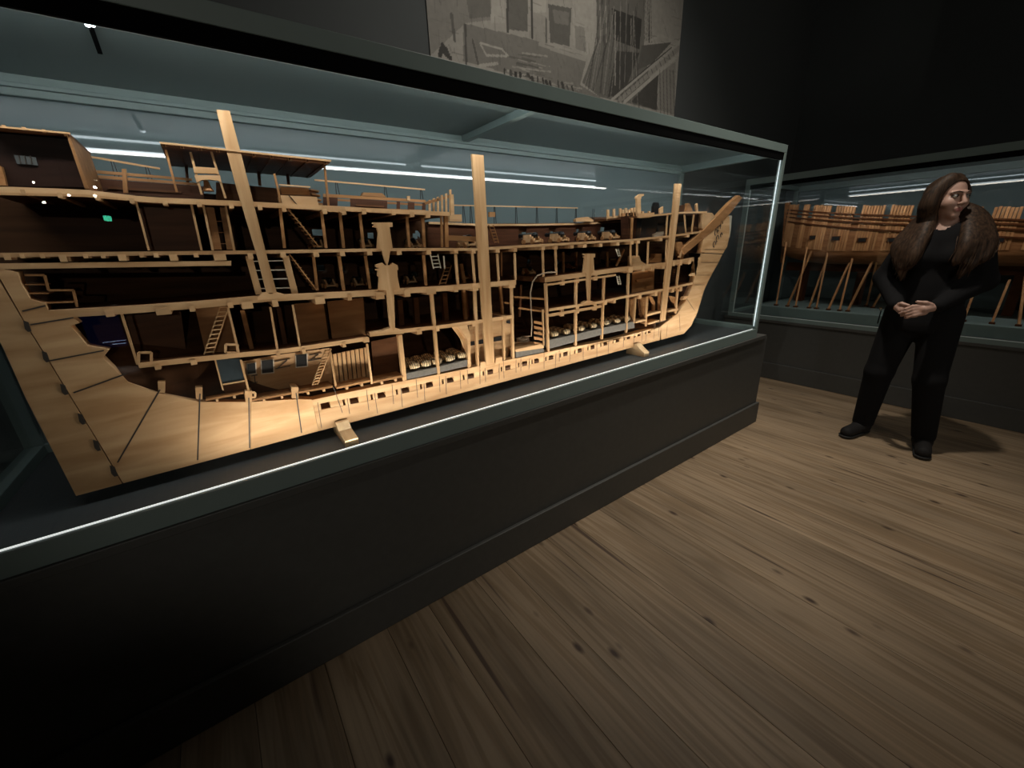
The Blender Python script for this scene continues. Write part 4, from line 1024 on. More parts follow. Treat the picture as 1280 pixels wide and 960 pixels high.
# ------------------------------------------------------------------ poster on the wall behind
PYW = 2.345
def poster():
    X0, X1, Z0, Z1 = 1.207, 3.415, 2.12, 3.62
    nx, nz = 420, 290
    gx, gz = np.meshgrid(np.linspace(X0, X1, nx+1), np.linspace(Z0, Z1, nz+1))
    def pz(a, b): p = PY(a, b, PYW); return p[0], p[2]
    v = np.full(gx.shape, .30)
    rng = np.random.RandomState(4)
    def blur(n, k):
        r = rng.rand(n.shape[0]+2*k, n.shape[1]+2*k); c = np.cumsum(np.cumsum(r, 0), 1)
        return (c[2*k:, 2*k:]-c[:-2*k, 2*k:]-c[2*k:, :-2*k]+c[:-2*k, :-2*k])[:n.shape[0], :n.shape[1]]/(4*k*k)
    def inside(poly):
        q = [pz(*p) for p in poly]; m_ = np.zeros(gx.shape, bool); n = len(q)
        for i in range(n):
            (x1, y1), (x2, y2) = q[i], q[(i+1) % n]
            if y1 == y2: continue
            c = ((y1 > gz) != (y2 > gz)) & (gx < (x2-x1)*(gz-y1)/(y2-y1)+x1); m_ ^= c
        return m_
    def fill(poly, t, a=1.0):
        m_ = inside(poly); v[m_] = v[m_]*(1-a)+t*a
    def line(a, b, wd, t, al=1.0):
        (x1, y1), (x2, y2) = pz(*a), pz(*b); dx, dy = x2-x1, y2-y1; L = dx*dx+dy*dy
        u = np.clip(((gx-x1)*dx+(gz-y1)*dy)/L, 0, 1); d = np.hypot(gx-x1-u*dx, gz-y1-u*dy); m_ = d < wd
        v[m_] = v[m_]*(1-al)+t*al
    C = lambda pts: [(520+x/3.765, y/3.765) for x, y in pts]       # coordinates read off an enlarged crop
    fill(C([(40, -400), (400, -400), (400, 90), (230, 110), (70, 260), (40, 260)]), .20)
    fill(C([(220, 110), (560, 190), (800, 280), (770, 400), (900, 480), (300, 310), (220, 290)]), .17)
    fill(C([(230, -40), (350, -40), (350, 80), (250, 90)]), .13); fill(C([(350, -60), (415, -60), (415, 110), (350, 110)]), .34)
    fill(C([(430, -300), (520, -300), (525, 150), (430, 140)]), .12); fill(C([(540, -300), (620, -300), (610, 60), (540, 60)]), .36)
    fill(C([(550, 60), (620, 80), (620, 210), (550, 190)]), .27)
    fill(C([(620, 20), (730, 40), (720, 220), (630, 200)]), .11); fill(C([(640, 45), (720, 60), (715, 120), (650, 110)]), .17)
    fill(C([(735, -400), (850, -400), (840, 250), (800, 260), (735, 210)]), .33)
    fill(C([(745, 120), (790, 130), (800, 250), (750, 230)]), .22)
    fill(C([(1080, -400), (1250, -400), (1245, 190), (1090, 200)]), .28)
    fill(C([(850, -400), (1085, -400), (1070, 250), (1140, 520), (860, 455), (780, 390), (850, 200)]), .13)
    fill(C([(920, 40), (1060, 90), (1050, 235), (930, 190)]), .035); fill(C([(940, 240), (1050, 250), (980, 430), (900, 460)]), .05)
    fill(C([(1060, 215), (1200, 200), (1110, 300), (1040, 330)]), .09); fill(C([(1010, 480), (1140, 340), (1130, 520)]), .06)
    fill(C([(1140, 350), (1220, 290), (1215, 540), (1140, 520)]), .22)
    for k in range(26):
        xx = 780+k*11+rng.uniform(-14, 14); line(*C([(xx, 400+k*5), (860+k*7+rng.uniform(-22, 22), rng.uniform(-80, 200))]), rng.uniform(.002, .006), .04 if k % 3 else .25, .6)
    for k in range(6): line(*C([(830+k*14, -420), (838+k*14, 200)]), .004, .06 if k % 2 else .3, .8)
    for k in range(5): line(*C([(1060+k*8, -400), (1075+k*8, 200)]), .004, .07, .7)
    for a, b, wd, t in (((920, 470), (1240, 195), .010, .33), ((980, 480), (1245, 250), .012, .34), ((950, 478), (1242, 222), .016, .24), ((925, 455), (1200, 225), .004, .05), ((1075, 205), (1155, 165), .008, .30), ((1155, 165), (1205, 195), .008, .30), ((1095, 60), (1095, 200), .005, .05), ((935, 60), (935, 400), .006, .26), ((1010, 90), (1010, 240), .005, .2), ((540, -200), (545, 180), .006, .05), ((610, 90), (612, 200), .005, .08), ((425, -200), (430, 150), .008, .06), ((165, 70), (180, 190), .009, .10), ((230, 120), (235, 300), .007, .07), ((265, 190), (290, 300), .006, .08), ((580, 210), (800, 285), .010, .28), ((300, 205), (400, 230), .005, .36), ((400, 230), (430, 262), .005, .36), ((330, 262), (430, 265), .006, .34), ((300, 205), (330, 262), .005, .34), ((300, 310), (380, 300), .008, .34)):
        line(*C([a, b]), wd, t)
    for k in range(16): x_, y_ = 440+rng.uniform(-20, 60), 250+k*8; line(*C([(x_, y_), (x_+rng.uniform(60, 150), y_+rng.uniform(14, 34))]), rng.uniform(.002, .005), rng.choice([.34, .28, .06, .09]), .7)
    for k in range(14):
        x_ = 420+k*24+rng.uniform(-9, 9); y_ = 330+k*6+rng.uniform(-12, 10); line(*C([(x_, y_), (x_+rng.uniform(-4, 12), y_+rng.uniform(14, 40))]), rng.uniform(.005, .013), rng.uniform(.02, .08))
        line(*C([(x_+14, y_+6), (x_+rng.uniform(30, 90), y_+rng.uniform(8, 24))]), .004, rng.uniform(.2, .34))
    for (a, b) in (((125, 215), (135, 250)), ((135, 250), (160, 275)), ((120, 230), (110, 262)), ((140, 235), (150, 262))): line(*C([a, b]), .012, .04)
    for k in range(14): line(*C([(945+k*20, 462-k*17), (952+k*20, 482-k*17)]), .003, .07)
    for k in range(5): line(*C([(1145+k*16, 330), (1150+k*16, 540)]), .003, .05)
    for k in range(260):
        cx, cy = rng.uniform(50, 1240), rng.uniform(-60, 520); an = rng.choice([.3, 1.2, 1.5]); ln = rng.uniform(15, 70)
        line(*C([(cx, cy), (cx+ln*math.cos(an), cy+ln*math.sin(an))]), .0026, .08, rng.uniform(.15, .5))
    v *= .80+.40*blur(v, 2)*1.0; v *= .55+.9*blur(v, 7)
    v = np.clip(v*1.06, .01, .6)
    vs_ = np.stack([gx, np.full(gx.shape, PYW-.004), gz], -1).reshape(-1, 3)
    nb = len(vs_); W = nx+1
    fs = [(j*W+i, j*W+i+1, (j+1)*W+i+1, (j+1)*W+i) for j in range(nz) for i in range(nx)]
    back = [(X0, PYW+.003, Z0), (X1, PYW+.003, Z0), (X1, PYW+.003, Z1), (X0, PYW+.003, Z1)]
    c00, c10, c11, c01 = 0, nx, nz*W+nx, nz*W
    fs += [(nb+1, nb, nb+3, nb+2), (nb, nb+1, c10, c00), (nb+1, nb+2, c11, c10), (nb+2, nb+3, c01, c11), (nb+3, nb, c00, c01)]
    me = bpy.data.meshes.new('wall_poster'); me.from_pydata(list(map(tuple, vs_))+back, [], fs)
    ca = me.color_attributes.new('print', 'FLOAT_COLOR', 'POINT')
    col = np.ones((nb+4, 4), np.float32); vv = np.concatenate([v.reshape(-1), [.2]*4])
    col[:, 0] = vv*1.04; col[:, 1] = vv*.99; col[:, 2] = vv*.90
    ca.data.foreach_set('color', col.reshape(-1))
    mt, n, l, b = nt('printed wash drawing'); at = n.new('ShaderNodeVertexColor'); at.layer_name = 'print'
    l.new(at.outputs[0], b.inputs['Base Color']); b.inputs['Roughness'].default_value = .75
    me.materials.append(mt)
    o = bpy.data.objects.new('wall_poster', me); COL.objects.link(o)
    tag(o, 'large sepia wash drawing of a shipyard scene hung on the dark wall', 'poster')
poster()

# ------------------------------------------------------------------ the room behind the camera: what the front glass mirrors, and added fill spots
def spot_head(name, loc, aim, watts, ang, label, group, col=(1, .92, .80), blend=.9, lens=None):
    e = empty(name, loc, label, 'spotlight', group)
    d = (Vector(aim)-Vector(loc)).normalized(); L = Vector(loc)
    MB().tube([L-d*.02, L-d*.16], .045, 14).build('housing', M['black'], e)
    MB().tube([L-d*.019, L-d*.016], lens or (.034 if watts else .020), 14).build('lens', M['lens'], e)
    up = Vector((L.x, L.y, RH))
    MB().tube([L-d*.10, up], .008, 8).build('stem', M['black'], e)
    MB().tube([up-Vector((0, 0, .03)), up-Vector((0, 0, .001))], .035, 12).build('mount', M['black'], e)
    if watts:
        l = bpy.data.lights.new(name+'_beam', 'SPOT'); l.energy = watts; l.spot_size = math.radians(ang); l.spot_blend = blend
        l.shadow_soft_size = .06 if lens is None else .015; l.color = col
        o = bpy.data.objects.new(name+'_beam', l); COL.objects.link(o); o.location = L
        o.rotation_euler = d.to_track_quat('-Z', 'Y').to_euler()
for i, (q, ln) in enumerate((((42, 228), 'nearest the doorway'), ((86, 244), 'over the far aisle'), ((119, 225), 'highest above the exit'), ((119, 245), 'just above the exit'), ((55, 253), 'over the far corner'))):
    P_ = PY(*q, CY0+.006+(9.5, 8.2, 10.6, 7.4, 8.9)[i])
    loc = (P_[0], 2*(CY0+.006)-P_[1], P_[2])
    spot_head('track_spotlight', loc, (loc[0]*.3, 0, 1.3), 0, 40, 'small black ceiling spotlight mirrored in the case glass above the stern', 'spotlights mirrored in the front glass')
spot_head('fill_spotlight', (1.9, .2, 4.1), (2.1, 2.1, 1.8), W_SPOT*.55, 88, 'added unseen fill spotlight aimed at the wall and the long case', None)  # added fill, lifts wall, poster, plinth and frame
spot_head('fill_spotlight', (2.7, .90, 4.0), (2.75, 1.05, .0), W_SPOT*1.0, 68, 'added unseen fill spotlight above the woman, brightening the floor', None)  # added, stands in for case light spilling onto the floor
P_ = PY(134.5, 273, CY0+.006+9.0); ex = (P_[0], 2*(CY0+.006)-P_[1], P_[2])
es = empty('exit_sign', (ex[0], ex[1], ex[2]-.1), 'small green emergency exit sign mirrored in the case glass', 'sign')
box('sign_box', M['black'], es, ex[0]-.055, ex[0]+.055, ex[1]-.04, ex[1]-.005, ex[2]-.05, ex[2]+.05)
box('sign_face', M['green'], es, ex[0]-.05, ex[0]+.05, ex[1]-.005, ex[1], ex[2]-.045, ex[2]+.045)
box('hanger', M['black'], es, ex[0]-.01, ex[0]+.01, ex[1]-.03, ex[1]-.02, ex[2]+.05, RH)
spot_head('fill_spotlight', (1.5, -1.9, 4.0), (3.62, .5, 1.35), W_SPOT*.12, 34, 'added unseen fill spotlight aimed across the room at the woman', None)  # added to brighten her face
_q = PY(119, 234, CY0+.006+8.0)
spot_head('fill_spotlight', (_q[0], 2*(CY0+.006)-_q[1], _q[2]), (2.1, 1.3, 1.1), W_SPOT*.9, 62, 'hanging black spotlight far down the room, with an added fill beam on the long case', None, lens=.018)  # lamp sits at a mirrored spotlight; its wide beam is added front fill
# low touch screen
q0 = PY(97, 392, CY0+.006+5.0); q1 = PY(160, 432, CY0+.006+5.0); sy = 2*(CY0+.006)-q0[1]
xa, xb_, za, zb_ = min(q0[0], q1[0]), max(q0[0], q1[0]), q1[2], q0[2]
kz = empty('screen_kiosk', ((xa+xb_)/2, sy, 0), 'low kiosk with a dark blue screen mirrored in the case glass', 'screen')
box('pedestal', M['plinth'], kz, xa-.02, xb_+.02, sy-.14, sy-.03, 0, zb_+.05)
box('screen', M['blue'], kz, xa, xb_, sy-.03, sy-.015, za, zb_)
for k, (u0, u1, w_) in enumerate(((.36, .98, .84), (.55, .98, .92))):
    zz = zb_-(zb_-za)*w_; box('caption_line', M['white_glow'], kz, xa+(xb_-xa)*u0, xa+(xb_-xa)*u1, sy-.0149, sy-.012, zz-.004, zz+.004)

# ------------------------------------------------------------------ the visitor: distance-field body, surfaced into one skin
class Field:
    def __init__(s, lo, hi, h):
        s.lo = np.array(lo, float); s.h = h
        s.n = np.ceil((np.array(hi)-s.lo)/h).astype(int)+1
        s.D = np.full(s.n, 1.0, np.float32)
    def _sub(s, lo, hi):
        a = np.clip(np.floor((np.array(lo)-s.lo)/s.h).astype(int), 0, s.n-1); b = np.clip(np.ceil((np.array(hi)-s.lo)/s.h).astype(int)+1, 1, s.n)
        sl = tuple(slice(i, j) for i, j in zip(a, b))
        g = [s.lo[k]+s.h*np.arange(a[k], b[k]) for k in range(3)]
        X = g[0][:, None, None]; Y = g[1][None, :, None]; Z = g[2][None, None, :]
        return sl, X, Y, Z
    def _merge(s, sl, d, k):
        o = s.D[sl]; d = d.astype(np.float32)
        if k > 0:
            hh = np.maximum(k-np.abs(o-d), 0)/k; s.D[sl] = np.minimum(o, d)-hh*hh*k*.25
        else: s.D[sl] = np.minimum(o, d)
    def cone(s, a, b, ra, rb, k=.02, sq=1.0):
        """rounded cone; sq squashes it front to back"""
        a = np.array(a, float); b = np.array(b, float); m_ = max(ra, rb)+.06
        sl, X, Y, Z = s._sub(np.minimum(a, b)-m_, np.maximum(a, b)+m_)
        d = b-a; L2 = d[0]**2+(d[1]/sq)**2+d[2]**2+1e-9
        px, py, pz = X-a[0], (Y-a[1])/sq, Z-a[2]; dy = d[1]/sq
        t = np.clip((px*d[0]+py*dy+pz*d[2])/L2, 0, 1)
        q = np.sqrt((px-t*d[0])**2+(py-t*dy)**2+(pz-t*d[2])**2)-(ra+(rb-ra)*t)
        s._merge(sl, q*min(1, (1+sq)/2), k); return s
    def chain(s, pts, rad, k=.02, sq=1.0):
        for i in range(len(pts)-1): s.cone(pts[i], pts[i+1], rad[i], rad[i+1], k, sq)
        return s
    def ell(s, c, r, k=.02, rot=0.0):
        c = np.array(c, float); m_ = max(r)+.06
        sl, X, Y, Z = s._sub(c-m_, c+m_); x, y, z = X-c[0], Y-c[1], Z-c[2]
        cs, sn = math.cos(rot), math.sin(rot); x2, y2 = x*cs+y*sn, -x*sn+y*cs
        q = np.sqrt((x2/r[0])**2+(y2/r[1])**2+(z/r[2])**2); s._merge(sl, (q-1)*min(r), k); return s
    def cut(s, c, r, k=.006):
        c = np.array(c, float); sl, X, Y, Z = s._sub(c-r-.03, c+r+.03)
        d = -(np.sqrt((X-c[0])**2+(Y-c[1])**2+(Z-c[2])**2)-r).astype(np.float32); o = s.D[sl]
        hh = np.maximum(k-np.abs(o-d), 0)/k; s.D[sl] = np.maximum(o, d)+hh*hh*k*.25; return s
    def clip(s, f):
        """keep only where f(X,Y,Z) < 0"""
        g = [s.lo[k]+s.h*np.arange(s.n[k]) for k in range(3)]
        s.D = np.maximum(s.D, f(g[0][:, None, None], g[1][None, :, None], g[2][None, None, :]).astype(np.float32)); return s
    def mesh(s):
        D = s.D; I = D < 0; nx, ny, nz = D.shape
        c = [I[i:nx-1+i, j:ny-1+j, k:nz-1+k] for i in (0, 1) for j in (0, 1) for k in (0, 1)]
        anyi = c[0].copy(); alli = c[0].copy()
        for q in c[1:]: anyi |= q; alli &= q
        act = np.argwhere(anyi & ~alli)
        idx = np.full((nx-1, ny-1, nz-1), -1, np.int32); idx[tuple(act.T)] = np.arange(len(act))
        acc = np.zeros((len(act), 3)); cnt = np.zeros(len(act))
        cor = [(i, j, k) for i in (0, 1) for j in (0, 1) for k in (0, 1)]
        val = {q: D[act[:, 0]+q[0], act[:, 1]+q[1], act[:, 2]+q[2]] for q in cor}
        for q in cor:
            for ax in range(3):
                if q[ax]: continue
                r = list(q); r[ax] = 1; r = tuple(r); v0, v1 = val[q], val[r]; m_ = (v0 < 0) != (v1 < 0)
                t = v0/(v0-v1+1e-12); p = np.repeat(np.array(q, float)[None], len(act), 0); p[:, ax] = t
                acc[m_] += p[m_]; cnt[m_] += 1
        V = s.lo+s.h*(act+acc/cnt[:, None])
        F = []
        for ax in range(3):
            o1, o2 = [(1, 2), (2, 0), (0, 1)][ax]
            sl0 = [slice(1, -1)]*3; sl0[ax] = slice(0, -1); sl1 = list(sl0); sl1[ax] = slice(1, None)
            A, Bm = I[tuple(sl0)], I[tuple(sl1)]
            e = np.argwhere(A != Bm); off = np.ones(3, int); off[ax] = 0; e = e+off
            ins = I[tuple(e.T)]
            def ci(d1, d2):
                q = e.copy(); q[:, o1] -= d1; q[:, o2] -= d2
                ok = np.all(q < np.array(idx.shape), 1); q = np.minimum(q, np.array(idx.shape)-1)
                r = idx[tuple(q.T)]; r[~ok] = -1; return r
            f = np.stack([ci(1, 1), ci(0, 1), ci(0, 0), ci(1, 0)], 1)
            f[~ins] = f[~ins][:, ::-1]
            F.append(f[np.all(f >= 0, 1)])
        return V, np.concatenate(F)
WCX, WCY = 3.62, .55
def body_world(V):      # local right / forward / up to the room: she faces the camera side
    return np.stack([WCX-V[:, 1], WCY+V[:, 0], V[:, 2]], 1)
def skin_mesh(name, fld, mats, parent, pick=None, smooth_it=2):
    V, F = fld.mesh()
    me = bpy.data.meshes.new(name); me.from_pydata(body_world(V).tolist(), [], F.tolist())
    for m_ in (mats if isinstance(mats, list) else [mats]): me.materials.append(m_)
    me.polygons.foreach_set('use_smooth', [True]*len(me.polygons))
    if pick is not None:
        c = V[F].mean(1); me.polygons.foreach_set('material_index', pick(c).astype(np.int32))
    me.update()
    o = bpy.data.objects.new(name, me); COL.objects.link(o)
    o.parent = parent; o.matrix_parent_inverse = parent_inv(parent)
    if smooth_it:
        sm_ = o.modifiers.new('soft', 'SMOOTH'); sm_.iterations = smooth_it; sm_.factor = .5
    return o
woman = empty('person', (WCX, WCY, 0), 'person in black with long brown hair standing with hands clasped, looking aside', 'person')
HC = np.array([.035, .015, 1.578]); HR = math.radians(50)         # head centre, turned to her left
def hd(x, y, z):       # head space to body space
    c, s_ = math.cos(HR), math.sin(HR); return (HC[0]+x*c-y*s_, HC[1]+x*s_+y*c, HC[2]+z)
hipR, hipL = (.085, 0, .90), (-.085, 0, .90)
kneR, kneL = (.125, .035, .50), (-.125, .045, .50)
ankR, ankL = (.150, -.025, .09), (-.170, -.035, .09)
shR, shL = (.150, -.015, 1.345), (-.138, -.015, 1.345)
elR, elL = (.235, -.035, 1.115), (-.205, -.030, 1.115)
wrR, wrL = (.105, .165, .965), (-.075, .180, .975)
f = Field((-.32, -.20, -.005), (.34, .34, 1.73), .0042)
f.cone((0, 0, .94), (0, 0, 1.08), .150, .125, .05, .72); f.cone((0, 0, 1.08), (0, -.005, 1.30), .125, .145, .05, .72)
f.cone((.006, -.015, 1.40), (-.120, -.015, 1.345), .055, .052, .05); f.cone((.006, -.015, 1.40), (.130, -.015, 1.345), .055, .052, .05)
f.ell((.065, .075, 1.26), (.062, .055, .062), .03); f.ell((-.065, .075, 1.26), (.062, .055, .062), .03)
for h_, k_, a_, sx in ((hipR, kneR, ankR, 1), (hipL, kneL, ankL, -1)):
    f.cone(h_, k_, .088, .058, .03); f.cone(k_, a_, .056, .036, .02)
    toe = (a_[0]+.045*sx, a_[1]+.15, .028); f.cone((a_[0], a_[1]-.02, .045), toe, .036, .028, .02)
for s_, e_, w_ in ((shR, elR, wrR), (shL, elL, wrL)):
    f.cone(s_, e_, .050, .038, .03); f.cone(e_, w_, .037, .025, .02)
# neck and head
f.cone((.012, -.015, 1.40), hd(0, -.022, -.06), .056, .050, .025)
f.ell(hd(0, -.016, .030), (.072, .090, .084), .01, HR); f.ell(hd(0, .024, -.042), (.056, .064, .074), .03, HR)
f.ell(hd(0, .068, -.098), (.022, .018, .018), .02, HR)
for sx in (-1, 1):
    f.ell(hd(sx*.036, .056, -.030), (.026, .026, .028), .02, HR)
    f.cone(hd(sx*.010, .088, .024), hd(sx*.046, .070, .024), .009, .008, .012)
    f.ell(hd(sx*.0115, .099, -.036), (.0075, .009, .0075), .006, HR)
f.cone(hd(0, .088, .012), hd(0, .110, -.030), .0075, .0115, .010)
f.cone(hd(-.016, .084, -.0615), hd(.016, .084, -.0615), .0062, .0062, .006); f.cone(hd(-.013, .084, -.0725), hd(.013, .084, -.0725), .0070, .0070, .005)
f.cone(hd(-.022, .080, -.067), hd(.022, .080, -.067), .003, .003, .004)
for sx in (-1, 1): f.cut(hd(sx*.031, .098, .004), .0135, .010)
# hands, clasped in front of the belly
def hand(wr, palm, knuck, spread, tips, thumb, r=1.0):
    wr, palm, knuck, spread = map(np.array, (wr, palm, knuck, spread))
    f.chain([wr, palm], [.024, .026], .012)
    for i, (ln, tp) in enumerate(zip((.92, 1.0, .95, .78), tips)):
        kb = knuck+spread*(1.5-i); f.cone(palm+spread*(1.2-.8*i), kb, .0135, .0098, .008)
        tp = np.array(tp); mid = kb+(tp-kb)*.55+np.array((0, .012, 0))
        f.chain([kb, mid, kb+(tp-kb)*ln], [.0092, .0083, .0070], .0035)
    f.chain([wr+(palm-wr)*.5+np.array(thumb[0]), wr+(palm-wr)*.7+np.array(thumb[1]), wr+(palm-wr)*.9+np.array(thumb[2])], [.013, .0105, .0085], .006)
hand(wrR, (.065, .205, .945), (.028, .228, .940), (.004, -.003, .0165), [(-.022, .232, .958), (-.028, .232, .944), (-.028, .228, .930), (-.020, .222, .917)], ((0, .01, .02), (-.004, .022, .032), (-.03, .028, .030)))
hand(wrL, (-.035, .232, .962), (.005, .258, .950), (.006, -.002, .0175), [(.060, .246, .944), (.064, .246, .928), (.058, .240, .912), (.046, .232, .898)], ((0, .012, .02), (.010, .022, .034), (.040, .022, .040)))
M['skin'] = plain('fair skin', (.50, .31, .245), .5, noise=.06, nscale=60)
M['lips'] = plain('lips', (.36, .14, .12), .4)
def pick(c):
    p = c-HC; cs, sn = math.cos(HR), math.sin(HR); hx_, hy_ = p[:, 0]*cs+p[:, 1]*sn, -p[:, 0]*sn+p[:, 1]*cs
    return ((np.abs(p[:, 2]+.0665) < .0115-.011*(np.abs(hx_)/.024)**2) & (np.abs(hx_) < .024) & (hy_ > .07)).astype(int)
skin_mesh('body', f, [M['skin'], M['lips']], woman, pick, 1)
# eyes and brows
M['eyewhite'] = plain('eye white', (.36, .34, .32), .4); M['iris'] = plain('dark iris', (.04, .03, .025), .15); M['brow'] = plain('brown brows', (.05, .028, .018), .8)
def wpt(p): return (WCX-p[1], WCY+p[0], p[2])
for sx in (-1, 1):
    e = hd(sx*.031, .0775, .004); mb = MB()
    mb.lathe([(.0125*math.sin(a)+1e-5, .0125*math.cos(a)) for a in np.linspace(0, math.pi, 10)], o=wpt(e), n=14)
    ey = mb.build('eye', M['eyewhite'], woman, smooth=True)
    c = np.array(hd(sx*.031-.002, .0885, .004)); d = np.array(hd(sx*.031-.0024, .0912, .004))
    MB().tube([wpt(c), wpt(d)], [.0058, .0040], 12).build('iris', M['iris'], ey, smooth=True)
    MB().tube([wpt(hd(sx*.012, .0965, .023)), wpt(hd(sx*.030, .0915, .029)), wpt(hd(sx*.048, .0765, .025))], [.0025, .0032, .0015], 6).build('eyebrow', M['brow'], woman, smooth=True)
    MB().tube([wpt(hd(sx*.017, .0850, .006)), wpt(hd(sx*.030, .0895, .0135)), wpt(hd(sx*.045, .0785, .007))], [.0012, .0020, .0012], 6).build('eyelashes', M['brow'], woman, smooth=True)
# clothes
M['knit'] = plain('black knitwear', (.010, .010, .011), .95, spec=.15, bump=.25, bscale=500)
M['trouser'] = plain('black trousers', (.008, .008, .009), .9, spec=.2)
M['boot'] = plain('black suede shoe', (.012, .011, .011), .75, spec=.25); M['sole'] = plain('black rubber sole', (.010, .010, .010), .6)
g = Field((-.36, -.24, .70), (.38, .32, 1.52), .0065)
g.cone((0, 0, .86), (0, 0, 1.05), .178, .150, .06, .74); g.cone((0, 0, 1.05), (0, -.004, 1.30), .150, .165, .05, .74)
g.cone((.006, -.015, 1.385), (-.125, -.015, 1.335), .070, .068, .05); g.cone((.006, -.015, 1.385), (.135, -.015, 1.335), .070, .068, .05); g.ell((.065, .075, 1.25), (.078, .070, .080), .03); g.ell((-.065, .075, 1.25), (.078, .070, .080), .03)
g.cone((.012, -.012, 1.39), (.015, -.014, 1.42), .080, .072, .03)
for s_, e_, w_ in ((shR, elR, wrR), (shL, elL, wrL)):
    w2 = np.array(e_)+(np.array(w_)-np.array(e_))*.97
    g.cone(s_, e_, .066, .060, .03); g.cone(e_, w2, .062, .040, .025)
g.clip(lambda X, Y, Z: .80-Z+0*X+0*Y); g.clip(lambda X, Y, Z: .066-np.sqrt((X-.012)**2+((Y-.01)*.85)**2)+0*Z-np.clip((1.375-Z+np.clip(-Y-.01, 0, .1))*3, 0, 1))
skin_mesh('sweater', g, M['knit'], woman, None, 3)
g = Field((-.28, -.18, .06), (.28, .18, 1.04), .0065)
g.cone((0, 0, .90), (0, 0, 1.0), .158, .150, .05, .74)
for h_, k_, a_ in ((hipR, kneR, ankR), (hipL, kneL, ankL)):
    g.cone(h_, k_, .104, .078, .03); g.cone(k_, (a_[0], a_[1], .10), .078, .062, .02)
g.clip(lambda X, Y, Z: .075-Z+0*X+0*Y)
skin_mesh('trousers', g, M['trouser'], woman, None, 2)
for a_, sx in ((ankR, 1), (ankL, -1)):
    g = Field((a_[0]-.12, a_[1]-.12, .0), (a_[0]+.14, a_[1]+.24, .20), .005)
    toe = (a_[0]+.040*sx, a_[1]+.155, .042)
    g.cone((a_[0], a_[1]-.035, .052), toe, .044, .040, .03); g.cone((a_[0], a_[1], .07), (a_[0], a_[1]-.004, .13), .052, .050, .03)
    g.clip(lambda X, Y, Z: .016-Z+0*X+0*Y)
    sh = skin_mesh('shoe', g, M['boot'], woman, None, 1)
    g = Field((a_[0]-.12, a_[1]-.12, -.01), (a_[0]+.14, a_[1]+.24, .06), .005)
    g.cone((a_[0], a_[1]-.035, .03), (toe[0], toe[1]+.004, .03), .049, .046, .02)
    g.clip(lambda X, Y, Z: np.maximum(.0005-Z, Z-.022)+0*X+0*Y)
    skin_mesh('sole', g, M['sole'], sh, None, 0)
    for k_ in range(4):
        t = .35+k_*.14; c = np.array((a_[0]+.040*sx*t, a_[1]-.035+.19*t, .100-.022*k_))
        MB().tube([wpt(c+np.array((-.026, 0, -.004))), wpt(c+np.array((0, .006, .004))), wpt(c+np.array((.026, 0, -.004)))], .003, 6).build('lace', M['sole'], sh, smooth=True)
# hair: a solid fall with separate locks laid over it
M['hair'] = wood('long brown hair', (.024, .014, .009), (.100, .056, .032), (90, 90, 5), .6, .35, spec=.25)
hr = random.Random(12)
g = Field((-.34, -.26, 1.05), (.34, .26, 1.74), .0055)
g.ell(hd(0, -.022, .034), (.086, .100, .096), .01, HR); g.ell(hd(0, -.045, -.02), (.082, .085, .10), .03, HR)
def face_cut(X, Y, Z):
    x, y, z = X-HC[0], Y-HC[1], Z-HC[2]; cs, sn = math.cos(HR), math.sin(HR)
    hx_, hy_ = x*cs+y*sn, -x*sn+y*cs
    return .072-np.sqrt((hx_/.98)**2+((z+.012)/1.35)**2)-np.clip((.030-hy_)*4, 0, 1)
g.clip(face_cut)
def side(inner, outer, top, n=4):
    """chains of hair between an inner and an outer fall"""
    out = []
    for i in range(n):
        u = i/(n-1); out.append([tuple(np.array(p)*(1-u)+np.array(q)*u) for p, q in zip(top+inner, top+outer)])
    for i, ch in enumerate(out): ch[-1] = (ch[-1][0], ch[-1][1], ch[-1][2]+(.05, -.03, .02, .06)[i % 4])
    return out
chR = side([(.085, .045, 1.47), (.080, .105, 1.38), (.090, .150, 1.27), (.100, .155, 1.14)], [(.115, -.02, 1.48), (.155, .020, 1.41), (.192, .070, 1.31), (.165, .105, 1.15)], [hd(.030, .02, .105), hd(.082, .0, .03), hd(.088, -.01, -.045)])
chL = side([(-.055, -.045, 1.48), (-.085, .040, 1.42), (-.110, .120, 1.32), (-.090, .148, 1.16)], [(-.080, -.065, 1.485), (-.140, -.020, 1.42), (-.188, .035, 1.32), (-.190, .080, 1.17)], [hd(-.030, -.02, .105), hd(-.080, -.02, .03), hd(-.084, -.035, -.045)])
fallB = [hd(0, -.085, .05), (.06, -.10, 1.50), (.05, -.145, 1.36), (.04, -.16, 1.15)]
RAD = [.012, .020, .025, .027, .027, .026, .006]
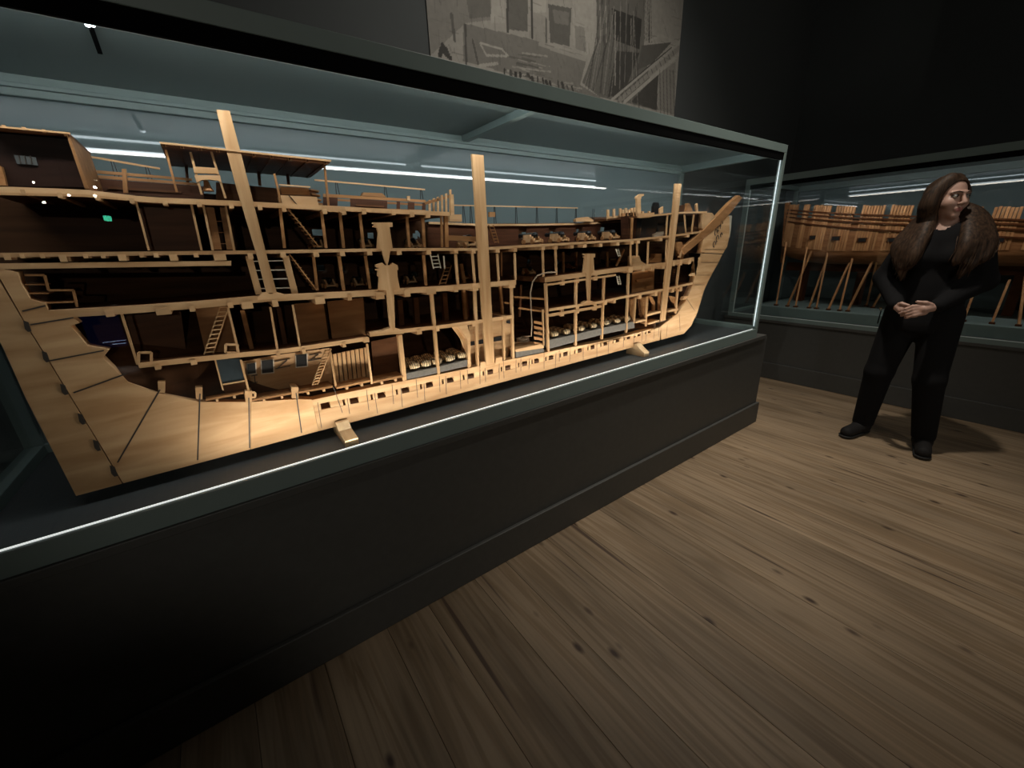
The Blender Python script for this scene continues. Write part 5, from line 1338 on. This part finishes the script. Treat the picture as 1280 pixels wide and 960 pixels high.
def spline(ch, rad, m_=4):
    out, ro = [], []
    for i in range(len(ch)-1):
        p0, p1, p2, p3 = (np.array(ch[max(0, min(len(ch)-1, j))]) for j in (i-1, i, i+1, i+2))
        for k in range(m_):
            t = k/m_; out.append(tuple(.5*(2*p1+(p2-p0)*t+(2*p0-5*p1+4*p2-p3)*t*t+(3*p1-p0-3*p2+p3)*t**3))); ro.append(rad[i]*(1-t)+rad[i+1]*t)
    return out+[ch[-1]], ro+[rad[-1]]
for ch in chR+chL: g.chain(*spline(ch, RAD), .03)
g.chain(fallB, [.05, .078, .085, .05], .03)
hair = skin_mesh('hair', g, M['hair'], woman, None, 2)
lk = MB()
def lock(ch, rad, n):
    for _ in range(n):
        a = hr.uniform(0, 2*math.pi); rr = hr.uniform(.92, 1.22); ph = hr.uniform(0, 6); pts = []; rs_ = []
        ts = np.linspace(.3, (len(ch)-1)*(1-hr.uniform(0, .12))-.001, 18)
        for j, t in enumerate(ts):
            i = max(0, min(len(ch)-2, int(t))); u_ = t-i; c = np.array(ch[i])*(1-u_)+np.array(ch[i+1])*u_
            r_ = rad[i]*(1-u_)+rad[i+1]*u_
            wv = .009*math.sin(t*1.3+ph)*min(1, t/6)
            pts.append(wpt((c[0]+math.cos(a)*r_*rr+wv, c[1]+math.sin(a)*r_*rr+wv*.5, c[2]+.006*math.sin(a*3))))
            rs_.append(.0046*(1-.7*(j/17)**2)*hr.uniform(.85, 1.1))
        lk.tube(pts, rs_, 5)
for ch in chR+chL: lock(*spline(ch, RAD[:-1]+[.022], 2), 36)
lock(fallB, [.05, .078, .087, .06], 20)
lk.build('locks', M['hair'], hair, smooth=True)
# small brass clip on a strap at her right hip
cp = PX(1101, 386, WCX-.02)
MB().tube([(cp[0], cp[1]+.006*math.cos(a), cp[2]+.009*math.sin(a)) for a in np.linspace(0, 6.28, 12)], .002, 6).build('brass_clip', plain('brass', (.7, .5, .25), .25, 1), woman, smooth=True)
MB().bar((cp[0], cp[1]-.004, cp[2]-.012), (cp[0]+.005, cp[1]-.002, cp[2]-.10), .012, .004).build('strap', M['trouser'], woman)
